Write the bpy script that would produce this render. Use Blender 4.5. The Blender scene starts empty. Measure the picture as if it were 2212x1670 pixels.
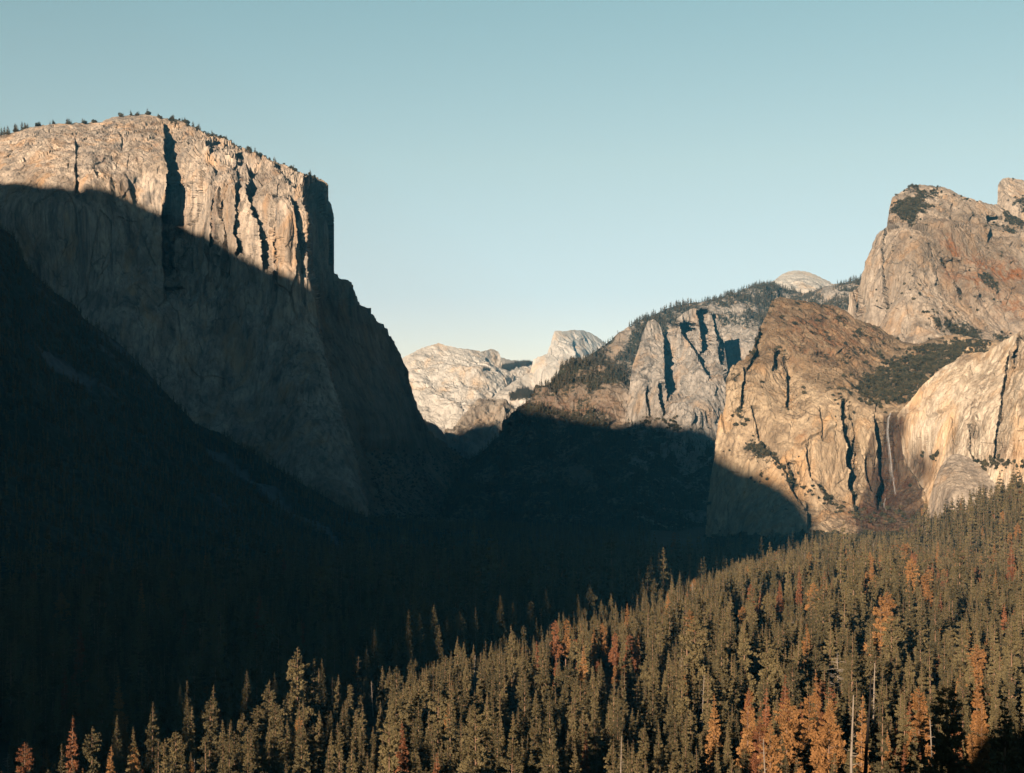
import bpy, math, random
import numpy as np
from math import radians, sin, cos, pi

# ------------------------------------------------------------------ camera, world, sun, exposure
SC = bpy.context.scene
COL = SC.collection
F = 1380.0            # focal length in pixels of the 1024 px wide picture
HOR = 460.0           # picture row of the horizon
K = 1024.0 / 2212.0   # survey units (2212 wide) -> picture pixels
cam = bpy.data.cameras.new("camera")
cam.sensor_width = 36.0
cam.lens = 36.0 * F / 1024.0
cam.shift_y = (HOR - 386.5) / 1024.0
cam.clip_start = 1.0
cam.clip_end = 60000.0
camo = bpy.data.objects.new("camera", cam)
camo.location = (0, 0, 0)
camo.rotation_euler = (radians(90), 0, 0)
COL.objects.link(camo)
SC.camera = camo

SUN_A = radians(24.0)     # light travels this far to the right of the view
SUN_E = radians(11.0)
L = np.array([sin(SUN_A) * cos(SUN_E), cos(SUN_A) * cos(SUN_E), -sin(SUN_E)])
sun = bpy.data.lights.new("sun", 'SUN')
sun.energy = 5.0
sun.angle = radians(0.5)
sun.color = (1.0, 0.85, 0.68)
suno = bpy.data.objects.new("sun", sun)
from mathutils import Vector
suno.rotation_euler = Vector(tuple(L)).to_track_quat('-Z', 'Y').to_euler()
suno.location = (0, 0, 500)
COL.objects.link(suno)

w = bpy.data.worlds.new("World")
SC.world = w
w.use_nodes = True
nt = w.node_tree
nt.nodes.clear()
wo = nt.nodes.new('ShaderNodeOutputWorld')
bg = nt.nodes.new('ShaderNodeBackground')
sky = nt.nodes.new('ShaderNodeTexSky')
sky.sky_type = 'NISHITA'
sky.sun_disc = False
sky.sun_elevation = SUN_E
sky.sun_rotation = SUN_A + pi
sky.altitude = 1400
sky.air_density = 1.0
sky.dust_density = 0.25
sky.ozone_density = 1.0
tc = nt.nodes.new('ShaderNodeTexCoord')
sp = nt.nodes.new('ShaderNodeSeparateXYZ')
cr = nt.nodes.new('ShaderNodeValToRGB')
mx = nt.nodes.new('ShaderNodeMix')
mx.data_type = 'RGBA'
mx.blend_type = 'MULTIPLY'
mx.inputs[0].default_value = 1.0
nt.links.new(tc.outputs['Generated'], sp.inputs[0])
nt.links.new(sp.outputs['Z'], cr.inputs[0])
nt.links.new(sky.outputs[0], mx.inputs[6])
nt.links.new(cr.outputs[0], mx.inputs[7])
yr = nt.nodes.new('ShaderNodeMapRange')
yr.inputs['From Min'].default_value = -0.6
yr.inputs['From Max'].default_value = 0.25
yr.inputs['To Min'].default_value = 0.0
yr.inputs['To Max'].default_value = 1.0
m3 = nt.nodes.new('ShaderNodeMix')
m3.data_type = 'RGBA'
m3.inputs[6].default_value = (0.50, 0.86, 1.12, 1)
m3.inputs[7].default_value = (1, 1, 1, 1)
m2 = nt.nodes.new('ShaderNodeMix')
m2.data_type = 'RGBA'
m2.blend_type = 'MULTIPLY'
m2.inputs[0].default_value = 1.0
nt.links.new(sp.outputs['Y'], yr.inputs['Value'])
nt.links.new(mx.outputs[2], m2.inputs[6])
nt.links.new(yr.outputs[0], m3.inputs[0])
nt.links.new(m3.outputs[2], m2.inputs[7])
nt.links.new(m2.outputs[2], bg.inputs[0])
nt.links.new(bg.outputs[0], wo.inputs[0])
bg.inputs[1].default_value = 0.08
SKY_TINT = [(0.0, (1.14, 0.79, 0.66)), (0.11, (1.14, 0.79, 0.66)), (0.21, (1.15, 0.87, 0.62)), (0.32, (0.98, 0.88, 0.62)), (0.40, (0.25, 0.40, 0.38)), (0.55, (0.05, 0.13, 0.15)), (1.0, (0.02, 0.08, 0.10))]
el = cr.color_ramp.elements
while len(el) > 1:
    el.remove(el[-1])
el[0].position = SKY_TINT[0][0]
el[0].color = (*SKY_TINT[0][1], 1)
for p_, c_ in SKY_TINT[1:]:
    e_ = el.new(p_)
    e_.color = (*c_, 1)

SC.view_settings.view_transform = 'Standard'
SC.view_settings.look = 'None'
SC.view_settings.exposure = 1.3
SC.view_settings.gamma = 1.0
SC.cycles.use_denoising = True
SC.cycles.max_bounces = 4
SC.cycles.diffuse_bounces = 0
SC.cycles.glossy_bounces = 1
SC.cycles.transparent_max_bounces = 12
SC.cycles.volume_bounces = 0
SC.cycles.use_adaptive_sampling = True
SC.cycles.adaptive_threshold = 0.02

HAZE = 2.0e-5
LOD = 1.0        # 1 = full mesh resolution
rng = np.random.default_rng(7)
random.seed(7)

# ------------------------------------------------------------------ noise
_P = rng.permutation(256)
_P = np.concatenate([_P, _P, _P])
_G = rng.normal(size=(256, 3))
_G /= np.linalg.norm(_G, axis=1)[:, None]


def perlin(x, y, z):
    xi = np.floor(x).astype(np.int64); yi = np.floor(y).astype(np.int64); zi = np.floor(z).astype(np.int64)
    fx = x - xi; fy = y - yi; fz = z - zi
    u = fx * fx * fx * (fx * (fx * 6 - 15) + 10); v = fy * fy * fy * (fy * (fy * 6 - 15) + 10); w_ = fz * fz * fz * (fz * (fz * 6 - 15) + 10)
    out = 0.0
    for dx in (0, 1):
        wx = u if dx else 1 - u
        a = _P[(xi + dx) & 255]
        for dy in (0, 1):
            wy = v if dy else 1 - v
            b = _P[a + ((yi + dy) & 255)]
            for dz in (0, 1):
                wz = w_ if dz else 1 - w_
                g = _G[_P[b + ((zi + dz) & 255)]]
                out = out + wx * wy * wz * (g[..., 0] * (fx - dx) + g[..., 1] * (fy - dy) + g[..., 2] * (fz - dz))
    return out * 1.6


def fbm(x, y, z, octv=4, gain=0.5, lac=2.03):
    s = 0.0; a = 1.0; t = 0.0
    for i in range(octv):
        s = s + a * perlin(x + 17.3 * i, y - 9.1 * i, z + 5.7 * i)
        t += a; a *= gain
        x = x * lac; y = y * lac; z = z * lac
    return s / t * 1.5


def ridged(x, y, z, octv=3, gain=0.5):
    s = 0.0; a = 1.0; t = 0.0
    for i in range(octv):
        s = s + a * (1 - np.abs(perlin(x + 31.3 * i, y - 7.1 * i, z + 3.7 * i)) * 2)
        t += a; a *= gain
        x = x * 2.1; y = y * 2.1; z = z * 2.1
    return s / t


def worley(x, y, z):
    """random value of the nearest cell and the distance to its border"""
    xi = np.floor(x).astype(np.int64); yi = np.floor(y).astype(np.int64); zi = np.floor(z).astype(np.int64)
    d1 = np.full(x.shape, 9.0); d2 = np.full(x.shape, 9.0); val = np.zeros(x.shape)
    for dx in (-1, 0, 1):
        for dy in (-1, 0, 1):
            for dz in (-1, 0, 1):
                h = _P[_P[_P[(xi + dx) & 255] + ((yi + dy) & 255)] + ((zi + dz) & 255)]
                g = _G[h] * 0.5
                d = np.sqrt((xi + dx + .5 + g[..., 0] - x) ** 2 + (yi + dy + .5 + g[..., 1] - y) ** 2 + (zi + dz + .5 + g[..., 2] - z) ** 2)
                near = d < d1
                d2 = np.where(near, d1, np.minimum(d2, d))
                val = np.where(near, h / 255.0, val)
                d1 = np.where(near, d, d1)
    return val, d2 - d1


def sstep(a, b, x):
    t = np.clip((x - a) / (b - a), 0, 1)
    return t * t * (3 - 2 * t)


def ray(qx, qy, Y):
    """survey point at forward distance Y -> world"""
    qx = np.asarray(qx, float); qy = np.asarray(qy, float)
    return np.stack([Y * (qx * K - 512) / F, Y + 0 * qx, Y * (HOR - qy * K) / F], -1)


def rbf(ctrl):
    c = np.array(ctrl, float)
    X = c[:, :2] / 300.0; v = np.log(c[:, 2]); n = len(c)

    def U(r2):
        return np.where(r2 > 1e-12, r2 * np.log(r2 + 1e-12), 0)
    A = np.zeros((n + 3, n + 3))
    A[:n, :n] = U(((X[:, None] - X[None]) ** 2).sum(-1)) + np.eye(n) * 0.01
    A[:n, n] = 1; A[:n, n + 1:] = X; A[n, :n] = 1; A[n + 1:, :n] = X.T
    s = np.linalg.solve(A, np.concatenate([v, [0, 0, 0]]))

    def f(qx, qy):
        x = qx / 300.0; y = qy / 300.0
        o = s[n] + s[n + 1] * x + s[n + 2] * y
        for i in range(n):
            o = o + s[i] * U((x - X[i, 0]) ** 2 + (y - X[i, 1]) ** 2)
        return np.exp(o)
    return f


def steps(qx, qy, lst):
    """sharp corners: right of each line the face drops back by h metres and comes forward again over w units"""
    o = np.zeros_like(qx)
    for line, h, w_, soft in lst:
        ly = [p[1] for p in line]; lx = [p[0] for p in line]
        x0 = np.interp(qy, ly, lx) + 2.0 * perlin(qx * 0 + 3.3, qy / 12.0, qx * 0 + h) + 4 * perlin(qx * 0 + 7.3, qy / 38.0, qx * 0 + h) + 1.5 * perlin(qx * 0 + 1.3, qy / 4.0, qx * 0 + h)
        d = qx - x0
        h = h * 1.25 * (np.clip(0.9 + 0.6 * perlin(qx * 0 + 5.3, qy / 30.0, qx * 0 + h), 0.45, 1.4) if w_ else 1.0)
        env = sstep(ly[0] - soft, ly[0] + soft, qy) * (1 - sstep(ly[-1] - soft, ly[-1] + soft, qy))
        o = o + env * h * np.clip(d / 3.0, 0, 1) * (np.clip(1 - d / w_, 0, 1) if w_ else 1)
    return o


# ------------------------------------------------------------------ object helpers
def tag(o, label=None, cat=None, group=None, kind=None):
    if label: o['label'] = label
    if cat: o['category'] = cat
    if group: o['group'] = group
    if kind: o['kind'] = kind
    return o


def make_mesh(name, V, Fc, mats, smooth=False, attrs=None, uvless=True):
    """V (n,3); Fc (m,3|4) or list of such arrays"""
    me = bpy.data.meshes.new(name)
    if not isinstance(Fc, list):
        Fc = [Fc]
    mi = []
    Fc = [f for f in Fc]
    nl = sum(f.size for f in Fc); nf = sum(len(f) for f in Fc)
    me.vertices.add(len(V)); me.vertices.foreach_set("co", np.ascontiguousarray(V, np.float32).ravel())
    me.loops.add(nl); me.loops.foreach_set("vertex_index", np.concatenate([f.ravel() for f in Fc]).astype(np.int32))
    ls = []; o = 0
    for k, f in enumerate(Fc):
        ls.append(o + np.arange(len(f)) * f.shape[1]); o += f.size
        mi.append(np.full(len(f), min(k, len(mats) - 1)))
    me.polygons.add(nf); me.polygons.foreach_set("loop_start", np.concatenate(ls).astype(np.int32))
    for m in mats:
        me.materials.append(m)
    me.polygons.foreach_set("material_index", np.concatenate(mi).astype(np.int32))
    me.polygons.foreach_set("use_smooth", np.full(nf, smooth))
    if attrs:
        for k, a in attrs.items():
            at = me.attributes.new(k, 'FLOAT', 'POINT')
            at.data.foreach_set("value", np.ascontiguousarray(a, np.float32).ravel())
    me.update(calc_edges=True)
    return me


def add(name, me, parent=None, loc=None):
    o = bpy.data.objects.new(name, me)
    COL.objects.link(o)
    if parent: o.parent = parent
    if loc is not None: o.location = loc
    return o


# ------------------------------------------------------------------ materials
class NB:
    def __init__(s, name):
        s.m = bpy.data.materials.new(name); s.m.use_nodes = True
        s.t = s.m.node_tree; s.t.nodes.clear()
        s.out = s.t.nodes.new('ShaderNodeOutputMaterial')
        s.b = s.t.nodes.new('ShaderNodeBsdfPrincipled')
        s.b.inputs['Roughness'].default_value = 0.9
        s.b.inputs['Specular IOR Level'].default_value = 0.15
        s.t.links.new(s.b.outputs[0], s.out.inputs[0])
        s.tc = s.t.nodes.new('ShaderNodeTexCoord').outputs['Object']

    def n(s, kind, **kw):
        x = s.t.nodes.new(kind)
        for k, v in kw.items(): setattr(x, k, v)
        return x

    def link(s, a, b): s.t.links.new(a, b)

    def mapped(s, scale, loc=(0, 0, 0), rot=(0, 0, 0)):
        m = s.n('ShaderNodeMapping')
        m.inputs['Scale'].default_value = scale; m.inputs['Location'].default_value = loc; m.inputs['Rotation'].default_value = rot
        s.link(s.tc, m.inputs[0]); return m.outputs[0]

    def noise(s, scale, detail=4, rough=0.6, dist=0.0, loc=(0, 0, 0)):
        x = s.n('ShaderNodeTexNoise')
        x.inputs['Scale'].default_value = 1; x.inputs['Detail'].default_value = detail
        x.inputs['Roughness'].default_value = rough; x.inputs['Distortion'].default_value = dist
        s.link(s.mapped(scale, loc), x.inputs['Vector']); return x.outputs['Fac']

    def ramp(s, fac, stops, interp='LINEAR'):
        r = s.n('ShaderNodeValToRGB'); e = r.color_ramp.elements; r.color_ramp.interpolation = interp
        while len(e) > 1: e.remove(e[-1])
        for i, (p, c) in enumerate(stops):
            c = (c, c, c, 1) if not hasattr(c, '__len__') else (*c, 1)
            if i == 0: e[0].position = p; e[0].color = c
            else: e.new(p).color = c
        s.link(fac, r.inputs[0]); return r.outputs[0]

    def mix(s, fac, a, b, mode='MIX'):
        x = s.n('ShaderNodeMix'); x.data_type = 'RGBA'; x.blend_type = mode
        for v, i in ((fac, 0), (a, 6), (b, 7)):
            if hasattr(v, 'links'): s.link(v, x.inputs[i])
            elif i == 0: x.inputs[0].default_value = v
            else: x.inputs[i].default_value = (*v, 1)
        return x.outputs[2]

    def math(s, op, a, b=0.0, clamp=False):
        x = s.n('ShaderNodeMath', operation=op); x.use_clamp = clamp
        for v, i in ((a, 0), (b, 1)):
            if hasattr(v, 'links'): s.link(v, x.inputs[i])
            else: x.inputs[i].default_value = v
        return x.outputs[0]

    def attr(s, name):
        a = s.n('ShaderNodeAttribute'); a.attribute_name = name; return a.outputs['Fac']


def rock_mat(name, pale, mid, dark, stain=0.8, rustc=(0.17, 0.055, 0.018), vegc=((0.050, 0.038, 0.020), (0.022, 0.020, 0.011)), streak=1.0, S=1.0, bump=1.0, fine=1.0):
    b = NB(name)
    n1 = b.noise((S / 140, S / 140, S / 240), 6, 0.62, 0.15)
    n2 = b.noise((S / 26, S / 26, S / 60), 5, 0.7, 0.0, (31, 7, 3))
    base = b.mix(b.ramp(n1, [(0.36, 0.0), (0.62, 1.0)]), mid, pale)
    base = b.mix(b.math('MULTIPLY', b.ramp(n2, [(0.42, 0.0), (0.66, 1.0)]), 0.5), base, dark)
    n3 = b.noise((S / 8, S / 8, S / 20), 5, 0.7, 0.2, (2, 44, 6))
    base = b.mix(b.math('MULTIPLY', b.ramp(n3, [(0.52, 0.0), (0.72, 1.0)]), 0.45 * fine), base, tuple(0.8 * c for c in dark))
    base = b.mix(b.math('MULTIPLY', b.ramp(n3, [(0.34, 1.0), (0.46, 0.0)]), 0.45 * fine), base, tuple(min(1, c * 1.3) for c in pale))
    # vertical water stains
    s1 = b.noise((S / 9, S / 9, S / 260), 5, 0.65, 0.15, (3, 3, 3))
    s2 = b.noise((S / 30, S / 30, S / 420), 4, 0.6, 0.25, (13, 9, 5))
    base = b.mix(b.math('MULTIPLY', b.ramp(s1, [(0.50, 0.0), (0.68, 1.0)]), 0.75 * stain), base, dark)
    base = b.mix(b.math('MULTIPLY', b.ramp(s2, [(0.52, 0.0), (0.66, 1.0)]), 0.7 * stain), base, tuple(0.8 * c for c in dark))
    base = b.mix(b.math('MULTIPLY', b.ramp(s2, [(0.30, 1.0), (0.42, 0.0)]), 0.4 * streak), base, tuple(min(1, c * 1.25) for c in pale))
    # ochre tints
    o1 = b.noise((S / 70, S / 70, S / 190), 4, 0.6, 0.5, (77, 5, 9))
    base = b.mix(b.math('MULTIPLY', b.ramp(o1, [(0.52, 0.0), (0.70, 1.0)]), 0.62), base, (pale[0] * 0.95, pale[1] * 0.68, pale[2] * 0.42))
    bnz = b.math('MULTIPLY', b.attr('brown'), b.ramp(n2, [(0.30, 1.0), (0.75, 0.25)]))  # brown zones; on the great cliff they also carry painted shade
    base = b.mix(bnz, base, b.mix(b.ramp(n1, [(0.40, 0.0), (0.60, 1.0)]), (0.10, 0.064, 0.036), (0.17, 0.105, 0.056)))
    # rust, wet and plant zones carried by the mesh
    rn = b.noise((S / 22, S / 22, S / 30), 5, 0.7, 0.4, (5, 55, 9))
    rz = b.math('MULTIPLY', b.attr('rust'), b.ramp(rn, [(0.42, 0.0), (0.58, 1.0)]))
    base = b.mix(rz, base, rustc)
    wn = b.noise((S / 7, S / 7, S / 120), 4, 0.6, 0.1, (8, 8, 8))
    wz = b.math('MULTIPLY', b.attr('wet'), b.ramp(wn, [(0.30, 1.0), (0.80, 0.65)]))
    base = b.mix(wz, base, b.mix(b.ramp(rn, [(0.4, 0.0), (0.6, 1.0)]), (0.020, 0.012, 0.009), (0.048, 0.019, 0.010)))
    # cracks
    vo = b.n('ShaderNodeTexVoronoi', feature='DISTANCE_TO_EDGE')
    vo.inputs['Scale'].default_value = 1
    mm = b.n('ShaderNodeMapping'); mm.inputs['Scale'].default_value = (S / 48, S / 48, S / 330)
    nd = b.n('ShaderNodeTexNoise'); nd.inputs['Scale'].default_value = S / 60; nd.inputs['Detail'].default_value = 4
    b.link(b.tc, nd.inputs['Vector'])
    vs = b.n('ShaderNodeVectorMath', operation='MULTIPLY_ADD')
    b.link(nd.outputs['Color'], vs.inputs[0]); vs.inputs[1].default_value = (60 / S, 60 / S, 40 / S); b.link(b.tc, vs.inputs[2])
    b.link(vs.outputs[0], mm.inputs[0]); b.link(mm.outputs[0], vo.inputs['Vector'])
    crk = b.math('MULTIPLY', b.ramp(vo.outputs['Distance'], [(0.0, 1.0), (0.03, 0.0)]), b.ramp(b.noise((S / 80, S / 80, S / 160), 3, 0.6, 0.2, (61, 3, 3)), [(0.46, 0.0), (0.60, 1.0)]))
    base = b.mix(b.math('MULTIPLY', crk, 0.55), base, tuple(0.35 * c for c in dark))
    # plants
    vn = b.noise((S / 12, S / 12, S / 9), 5, 0.7, 0.3, (21, 2, 4))
    vc = b.mix(b.ramp(vn, [(0.4, 0.0), (0.6, 1.0)]), vegc[0], vegc[1])
    vm = b.ramp(b.math('ADD', b.attr('veg'), b.math('MULTIPLY', b.math('SUBTRACT', vn, 0.5), 1.3)), [(0.40, 0.0), (0.60, 1.0)])
    base = b.mix(vm, base, vc)
    b.link(base, b.b.inputs['Base Color'])
    bp = b.n('ShaderNodeBump'); bp.inputs['Distance'].default_value = 6.0 * bump / S; bp.inputs['Strength'].default_value = 0.9
    h = b.math('ADD', b.noise((S / 10, S / 10, S / 34), 6, 0.7, 0.2, (4, 4, 1)), b.math('MULTIPLY', crk, -0.35))
    b.link(h, bp.inputs['Height']); b.link(bp.outputs[0], b.b.inputs['Normal'])
    return b.m


M_CAP = rock_mat('granite_grey', (0.56, 0.425, 0.31), (0.34, 0.265, 0.20), (0.12, 0.104, 0.092), stain=1.0, fine=0.7)
M_CATH = rock_mat('granite_tan', (0.56, 0.405, 0.255), (0.37, 0.255, 0.155), (0.15, 0.10, 0.062))
M_WALL = rock_mat('granite_cream', (0.68, 0.54, 0.395), (0.50, 0.37, 0.245), (0.20, 0.13, 0.08), stain=1.0, fine=1.15)
M_PEAK = rock_mat('granite_warm', (0.48, 0.375, 0.28), (0.32, 0.24, 0.17), (0.14, 0.105, 0.08), rustc=(0.21, 0.080, 0.026))
M_SPIRE = rock_mat('granite_spire', (0.40, 0.33, 0.265), (0.28, 0.23, 0.185), (0.14, 0.12, 0.10), vegc=((0.045, 0.040, 0.024), (0.024, 0.024, 0.015)), S=0.8)
M_FAR = rock_mat('granite_pale', (0.56, 0.485, 0.40), (0.48, 0.41, 0.335), (0.28, 0.235, 0.19), vegc=((0.08, 0.07, 0.045), (0.045, 0.042, 0.03)), S=0.4, stain=0.45, fine=0.5, bump=0.6)
M_BROWN = rock_mat('brown_ridge_rock', (0.34, 0.275, 0.21), (0.24, 0.18, 0.13), (0.11, 0.08, 0.057), S=0.4)


def ground_mat(name, c1, c2, c3=None):
    b = NB(name)
    n1 = b.noise((1 / 60, 1 / 60, 1 / 60), 6, 0.65)
    n2 = b.noise((1 / 6, 1 / 6, 1 / 6), 4, 0.6)
    c = b.mix(b.ramp(n1, [(0.35, 0.0), (0.65, 1.0)]), c1, c2)
    c = b.mix(b.math('MULTIPLY', b.ramp(n2, [(0.35, 0.0), (0.65, 1.0)]), 0.5), c, tuple(x * 0.5 for x in c1))
    if c3:
        # talus runs down the slope
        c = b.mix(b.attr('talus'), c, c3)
    b.link(c, b.b.inputs['Base Color'])
    bp = b.n('ShaderNodeBump'); bp.inputs['Distance'].default_value = 1.5; b.link(n2, bp.inputs['Height']); b.link(bp.outputs[0], b.b.inputs['Normal'])
    return b.m


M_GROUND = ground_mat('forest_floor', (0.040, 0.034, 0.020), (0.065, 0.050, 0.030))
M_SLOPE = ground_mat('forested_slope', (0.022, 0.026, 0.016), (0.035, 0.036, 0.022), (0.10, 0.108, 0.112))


def leaf_mat(name, a, c, rough=0.85):
    b = NB(name)
    oi = b.n('ShaderNodeObjectInfo').outputs['Random']
    n = b.n('ShaderNodeTexNoise'); n.inputs['Scale'].default_value = 0.22; n.inputs['Detail'].default_value = 3
    b.link(b.tc, n.inputs['Vector'])
    f = b.math('ADD', b.math('MULTIPLY', oi, 0.6), b.math('MULTIPLY', n.outputs['Fac'], 0.5))
    b.link(b.mix(b.ramp(f, [(0.25, 0.0), (0.85, 1.0)]), a, c), b.b.inputs['Base Color'])
    b.b.inputs['Roughness'].default_value = rough
    return b.m


def bark_mat(name, a, c):
    b = NB(name)
    n = b.noise((1 / .5, 1 / .5, 1 / 4), 4, 0.6)
    b.link(b.mix(b.ramp(n, [(0.35, 0.0), (0.65, 1.0)]), a, c), b.b.inputs['Base Color'])
    return b.m


M_NEEDLE = leaf_mat('green_needles', (0.066, 0.051, 0.024), (0.152, 0.110, 0.048))
M_GOLD = leaf_mat('golden_needles', (0.21, 0.092, 0.031), (0.31, 0.148, 0.052))
M_RUST = leaf_mat('rusty_needles', (0.15, 0.055, 0.024), (0.23, 0.088, 0.037))
M_SHRUB = leaf_mat('shrub_leaves', (0.028, 0.027, 0.015), (0.090, 0.070, 0.036))
M_DISTN = leaf_mat('distant_needles', (0.045, 0.042, 0.026), (0.085, 0.068, 0.042))
M_BARK = bark_mat('pine_bark', (0.16, 0.085, 0.05), (0.26, 0.15, 0.09))
M_DEAD = bark_mat('bare_weathered_wood', (0.17, 0.13, 0.095), (0.30, 0.23, 0.17))
M_CHAR = bark_mat('burnt_bark', (0.012, 0.010, 0.009), (0.03, 0.024, 0.02))


# ------------------------------------------------------------------ ground height
def ground_z(x, y):
    r = np.sqrt(x * x + y * y)
    z = -2.0 - 153.0 * (1 - np.exp(-(r / 330.0) ** 1.2)) - 22 * sstep(1200, 2200, y)
    z = z + (95 * sstep(680, 840, x) + 50 * sstep(820, 1100, x)) * sstep(1500, 2300, y)
    # an unseen knoll added beside the viewpoint to shade the nearest pines
    ku = x * cos(SUN_A) - y * sin(SUN_A); kw = x * sin(SUN_A) + y * cos(SUN_A)
    z = z + 58 * np.exp(-((ku + 28) / 38) ** 4 - ((kw + 85) / 34) ** 2)
    z = z + 5.0 * perlin(x / 120.0, y / 120.0, x * 0 + 0.3) * sstep(150, 500, r)
    return z


# ------------------------------------------------------------------ rock sheets
def resample(poly, n, closed=False):
    p = np.array(poly, float)
    d = np.concatenate([[0], np.cumsum(np.linalg.norm(np.diff(p, axis=0), axis=1))])
    t = np.linspace(0, d[-1], n)
    return np.stack([np.interp(t, d, p[:, 0]), np.interp(t, d, p[:, 1])], 1)


SHEETS = {}


def relief(P, amp, spec):
    """metres of relief from a list of (kind, horizontal size, vertical size, height)"""
    x, y, z = P[..., 0], P[..., 1], P[..., 2]
    wx = 4 * perlin(x / 90, y / 90, z / 140); wz = 9 * perlin(x / 80 + 9, y / 80, z / 120)
    h = 0.0
    for i, (kind, hs, vs, a) in enumerate(spec):
        X = (x + wx) / hs + 11.1 * i; Y_ = (y + wx) / hs; Z = (z + wz) / vs
        if kind == 'f': h = h + a * fbm(X, Y_, Z, 4)
        elif kind == 'r': h = h + a * (ridged(X, Y_, Z, 3) - 0.4)
        elif kind == 'q':
            v = fbm(X, Y_, Z, 3) * 2.5 + 10
            fl = np.floor(v); fr = v - fl
            h = h + a * (fl + sstep(0.35, 0.65, fr) - 10)
        elif kind == 'w':
            v, e = worley(X, Y_, Z)
            h = h + a * (v - 0.5) - 0.08 * a * (1 - sstep(0.0, 0.10, e))
    return h * amp


def sheet(name, mat, top, bottom, ctrl, nx, ny, spec, left=None, right=None, lst=(), amp=None, attrs=None, thick=500.0, label=None, smooth=False, ypow=1.0, edge=0.25, ext=None):
    nx = int(nx * LOD); ny = int(ny * LOD)
    T = resample(top, nx); B = resample(bottom, nx)
    Lf = resample(left or [top[0], bottom[0]], ny); R = resample(right or [top[-1], bottom[-1]], ny)
    s = (np.linspace(0, 1, ny) ** ypow)[:, None, None]; t = np.linspace(0, 1, nx)[None, :, None]
    Q = (1 - s) * T[None] + s * B[None] + (1 - t) * Lf[:, None] + t * R[:, None] \
        - ((1 - s) * (1 - t) * T[0] + (1 - s) * t * T[-1] + s * (1 - t) * B[0] + s * t * B[-1])
    # ragged silhouette
    qx, qy = Q[..., 0], Q[..., 1]
    rag = fbm(qx / 9.0, qy / 9.0, qx * 0 + 2.2, 4) * 2.2
    qy = qy + rag * np.exp(-s[..., 0] * ny / 10)
    Y = rbf(ctrl)(qx, qy) + steps(qx, qy, lst)
    if ext: Y = Y + ext(qx, qy)
    P = ray(qx, qy, Y)

    def normals(P):
        du = np.gradient(P, axis=1); dv = np.gradient(P, axis=0)
        n = np.cross(dv, du)
        n /= np.linalg.norm(n, axis=2)[..., None] + 1e-9
        return np.where((n[..., 1] > 0)[..., None] & (n[..., 2] < 0.2)[..., None], -n, n)
    # smooth normal for the displacement
    Ps = P[::max(1, ny // 40)][:, ::max(1, nx // 40)]
    N = normals(P)
    k = 9
    for ax in (0, 1):
        pad = [(0, 0)] * 3; pad[ax] = (k, k)
        c = np.cumsum(np.pad(N, pad, mode='edge'), axis=ax)
        N = (np.take(c, np.arange(2 * k, c.shape[ax]), axis=ax) - np.take(c, np.arange(0, c.shape[ax] - 2 * k), axis=ax)) / (2 * k)
        N = N[:P.shape[0], :P.shape[1]]
    N /= np.linalg.norm(N, axis=2)[..., None] + 1e-9
    a = amp(qx, qy) if amp else 1.0
    dmp = np.minimum(1, edge + (1 - edge) * (s[..., 0] * ny / 14))
    H = relief(P, 1.0, spec) * a * dmp
    P = P + N * H[..., None]
    N2 = normals(P)
    at = {'veg': np.zeros(qx.shape), 'brown': np.zeros(qx.shape), 'rust': np.zeros(qx.shape), 'wet': np.zeros(qx.shape)}
    if attrs:
        at.update({k_: v for k_, v in attrs(qx, qy, P, N2).items()})
    SHEETS[name] = dict(P=P, N=N2, qx=qx, qy=qy, at=at)
    # back: rings behind the whole border, so that the mountain is a body and not a shell
    idx = np.arange(nx * ny).reshape(ny, nx)
    f = np.stack([idx[:-1, :-1], idx[1:, :-1], idx[1:, 1:], idx[:-1, 1:]], -1).reshape(-1, 4)
    loop = np.concatenate([idx[::-1, 0], idx[0, 1:], idx[1:, -1]])
    V = [P.reshape(-1, 3)]; Fs = [f]; prev = loop; base = nx * ny
    b0 = P.reshape(-1, 3)[loop]
    d = b0[:, :2] / np.linalg.norm(b0[:, :2], axis=1)[:, None]
    for back, drop in ((0.12, 0.004), (0.5, 0.06), (1.0, 0.35), (1.15, 1.0)):
        q = b0.copy(); q[:, :2] += d * thick * back
        zlow = np.minimum(b0[:, 2], -200)
        q[:, 2] = b0[:, 2] * (1 - drop) + zlow * drop - 3
        V.append(q); cur = base + np.arange(len(loop)); base += len(loop)
        Fs[0] = np.concatenate([Fs[0], np.stack([prev[:-1], prev[1:], cur[1:], cur[:-1]], -1)]); prev = cur
    V = np.concatenate(V)
    A = {k_: np.concatenate([v.ravel(), np.zeros(len(V) - nx * ny)]) for k_, v in at.items()}
    me = make_mesh(name, V, Fs, [mat], smooth, A)
    o = add(name, me)
    tag(o, label, 'mountain', None, 'structure')
    return o


def blob(qx, qy, x, y, rx, ry, rot=0.0):
    c, s_ = cos(radians(rot)), sin(radians(rot))
    dx = (qx - x) * c + (qy - y) * s_; dy = -(qx - x) * s_ + (qy - y) * c
    return np.exp(-((dx / rx) ** 2 + (dy / ry) ** 2))


def vegnoise(P, sz=40.0):
    return fbm(P[..., 0] / sz, P[..., 1] / sz, P[..., 2] / sz, 4)


ROCK = [('w', 70, 480, 26), ('w', 30, 260, 13), ('r', 90, 700, 30), ('r', 26, 190, 8), ('w', 15, 120, 4.0), ('f', 9, 34, 1.8)]
ROCK_FINE = [('w', 60, 260, 12), ('w', 26, 80, 6), ('r', 130, 500, 18), ('f', 16, 26, 3.5)]

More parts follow.
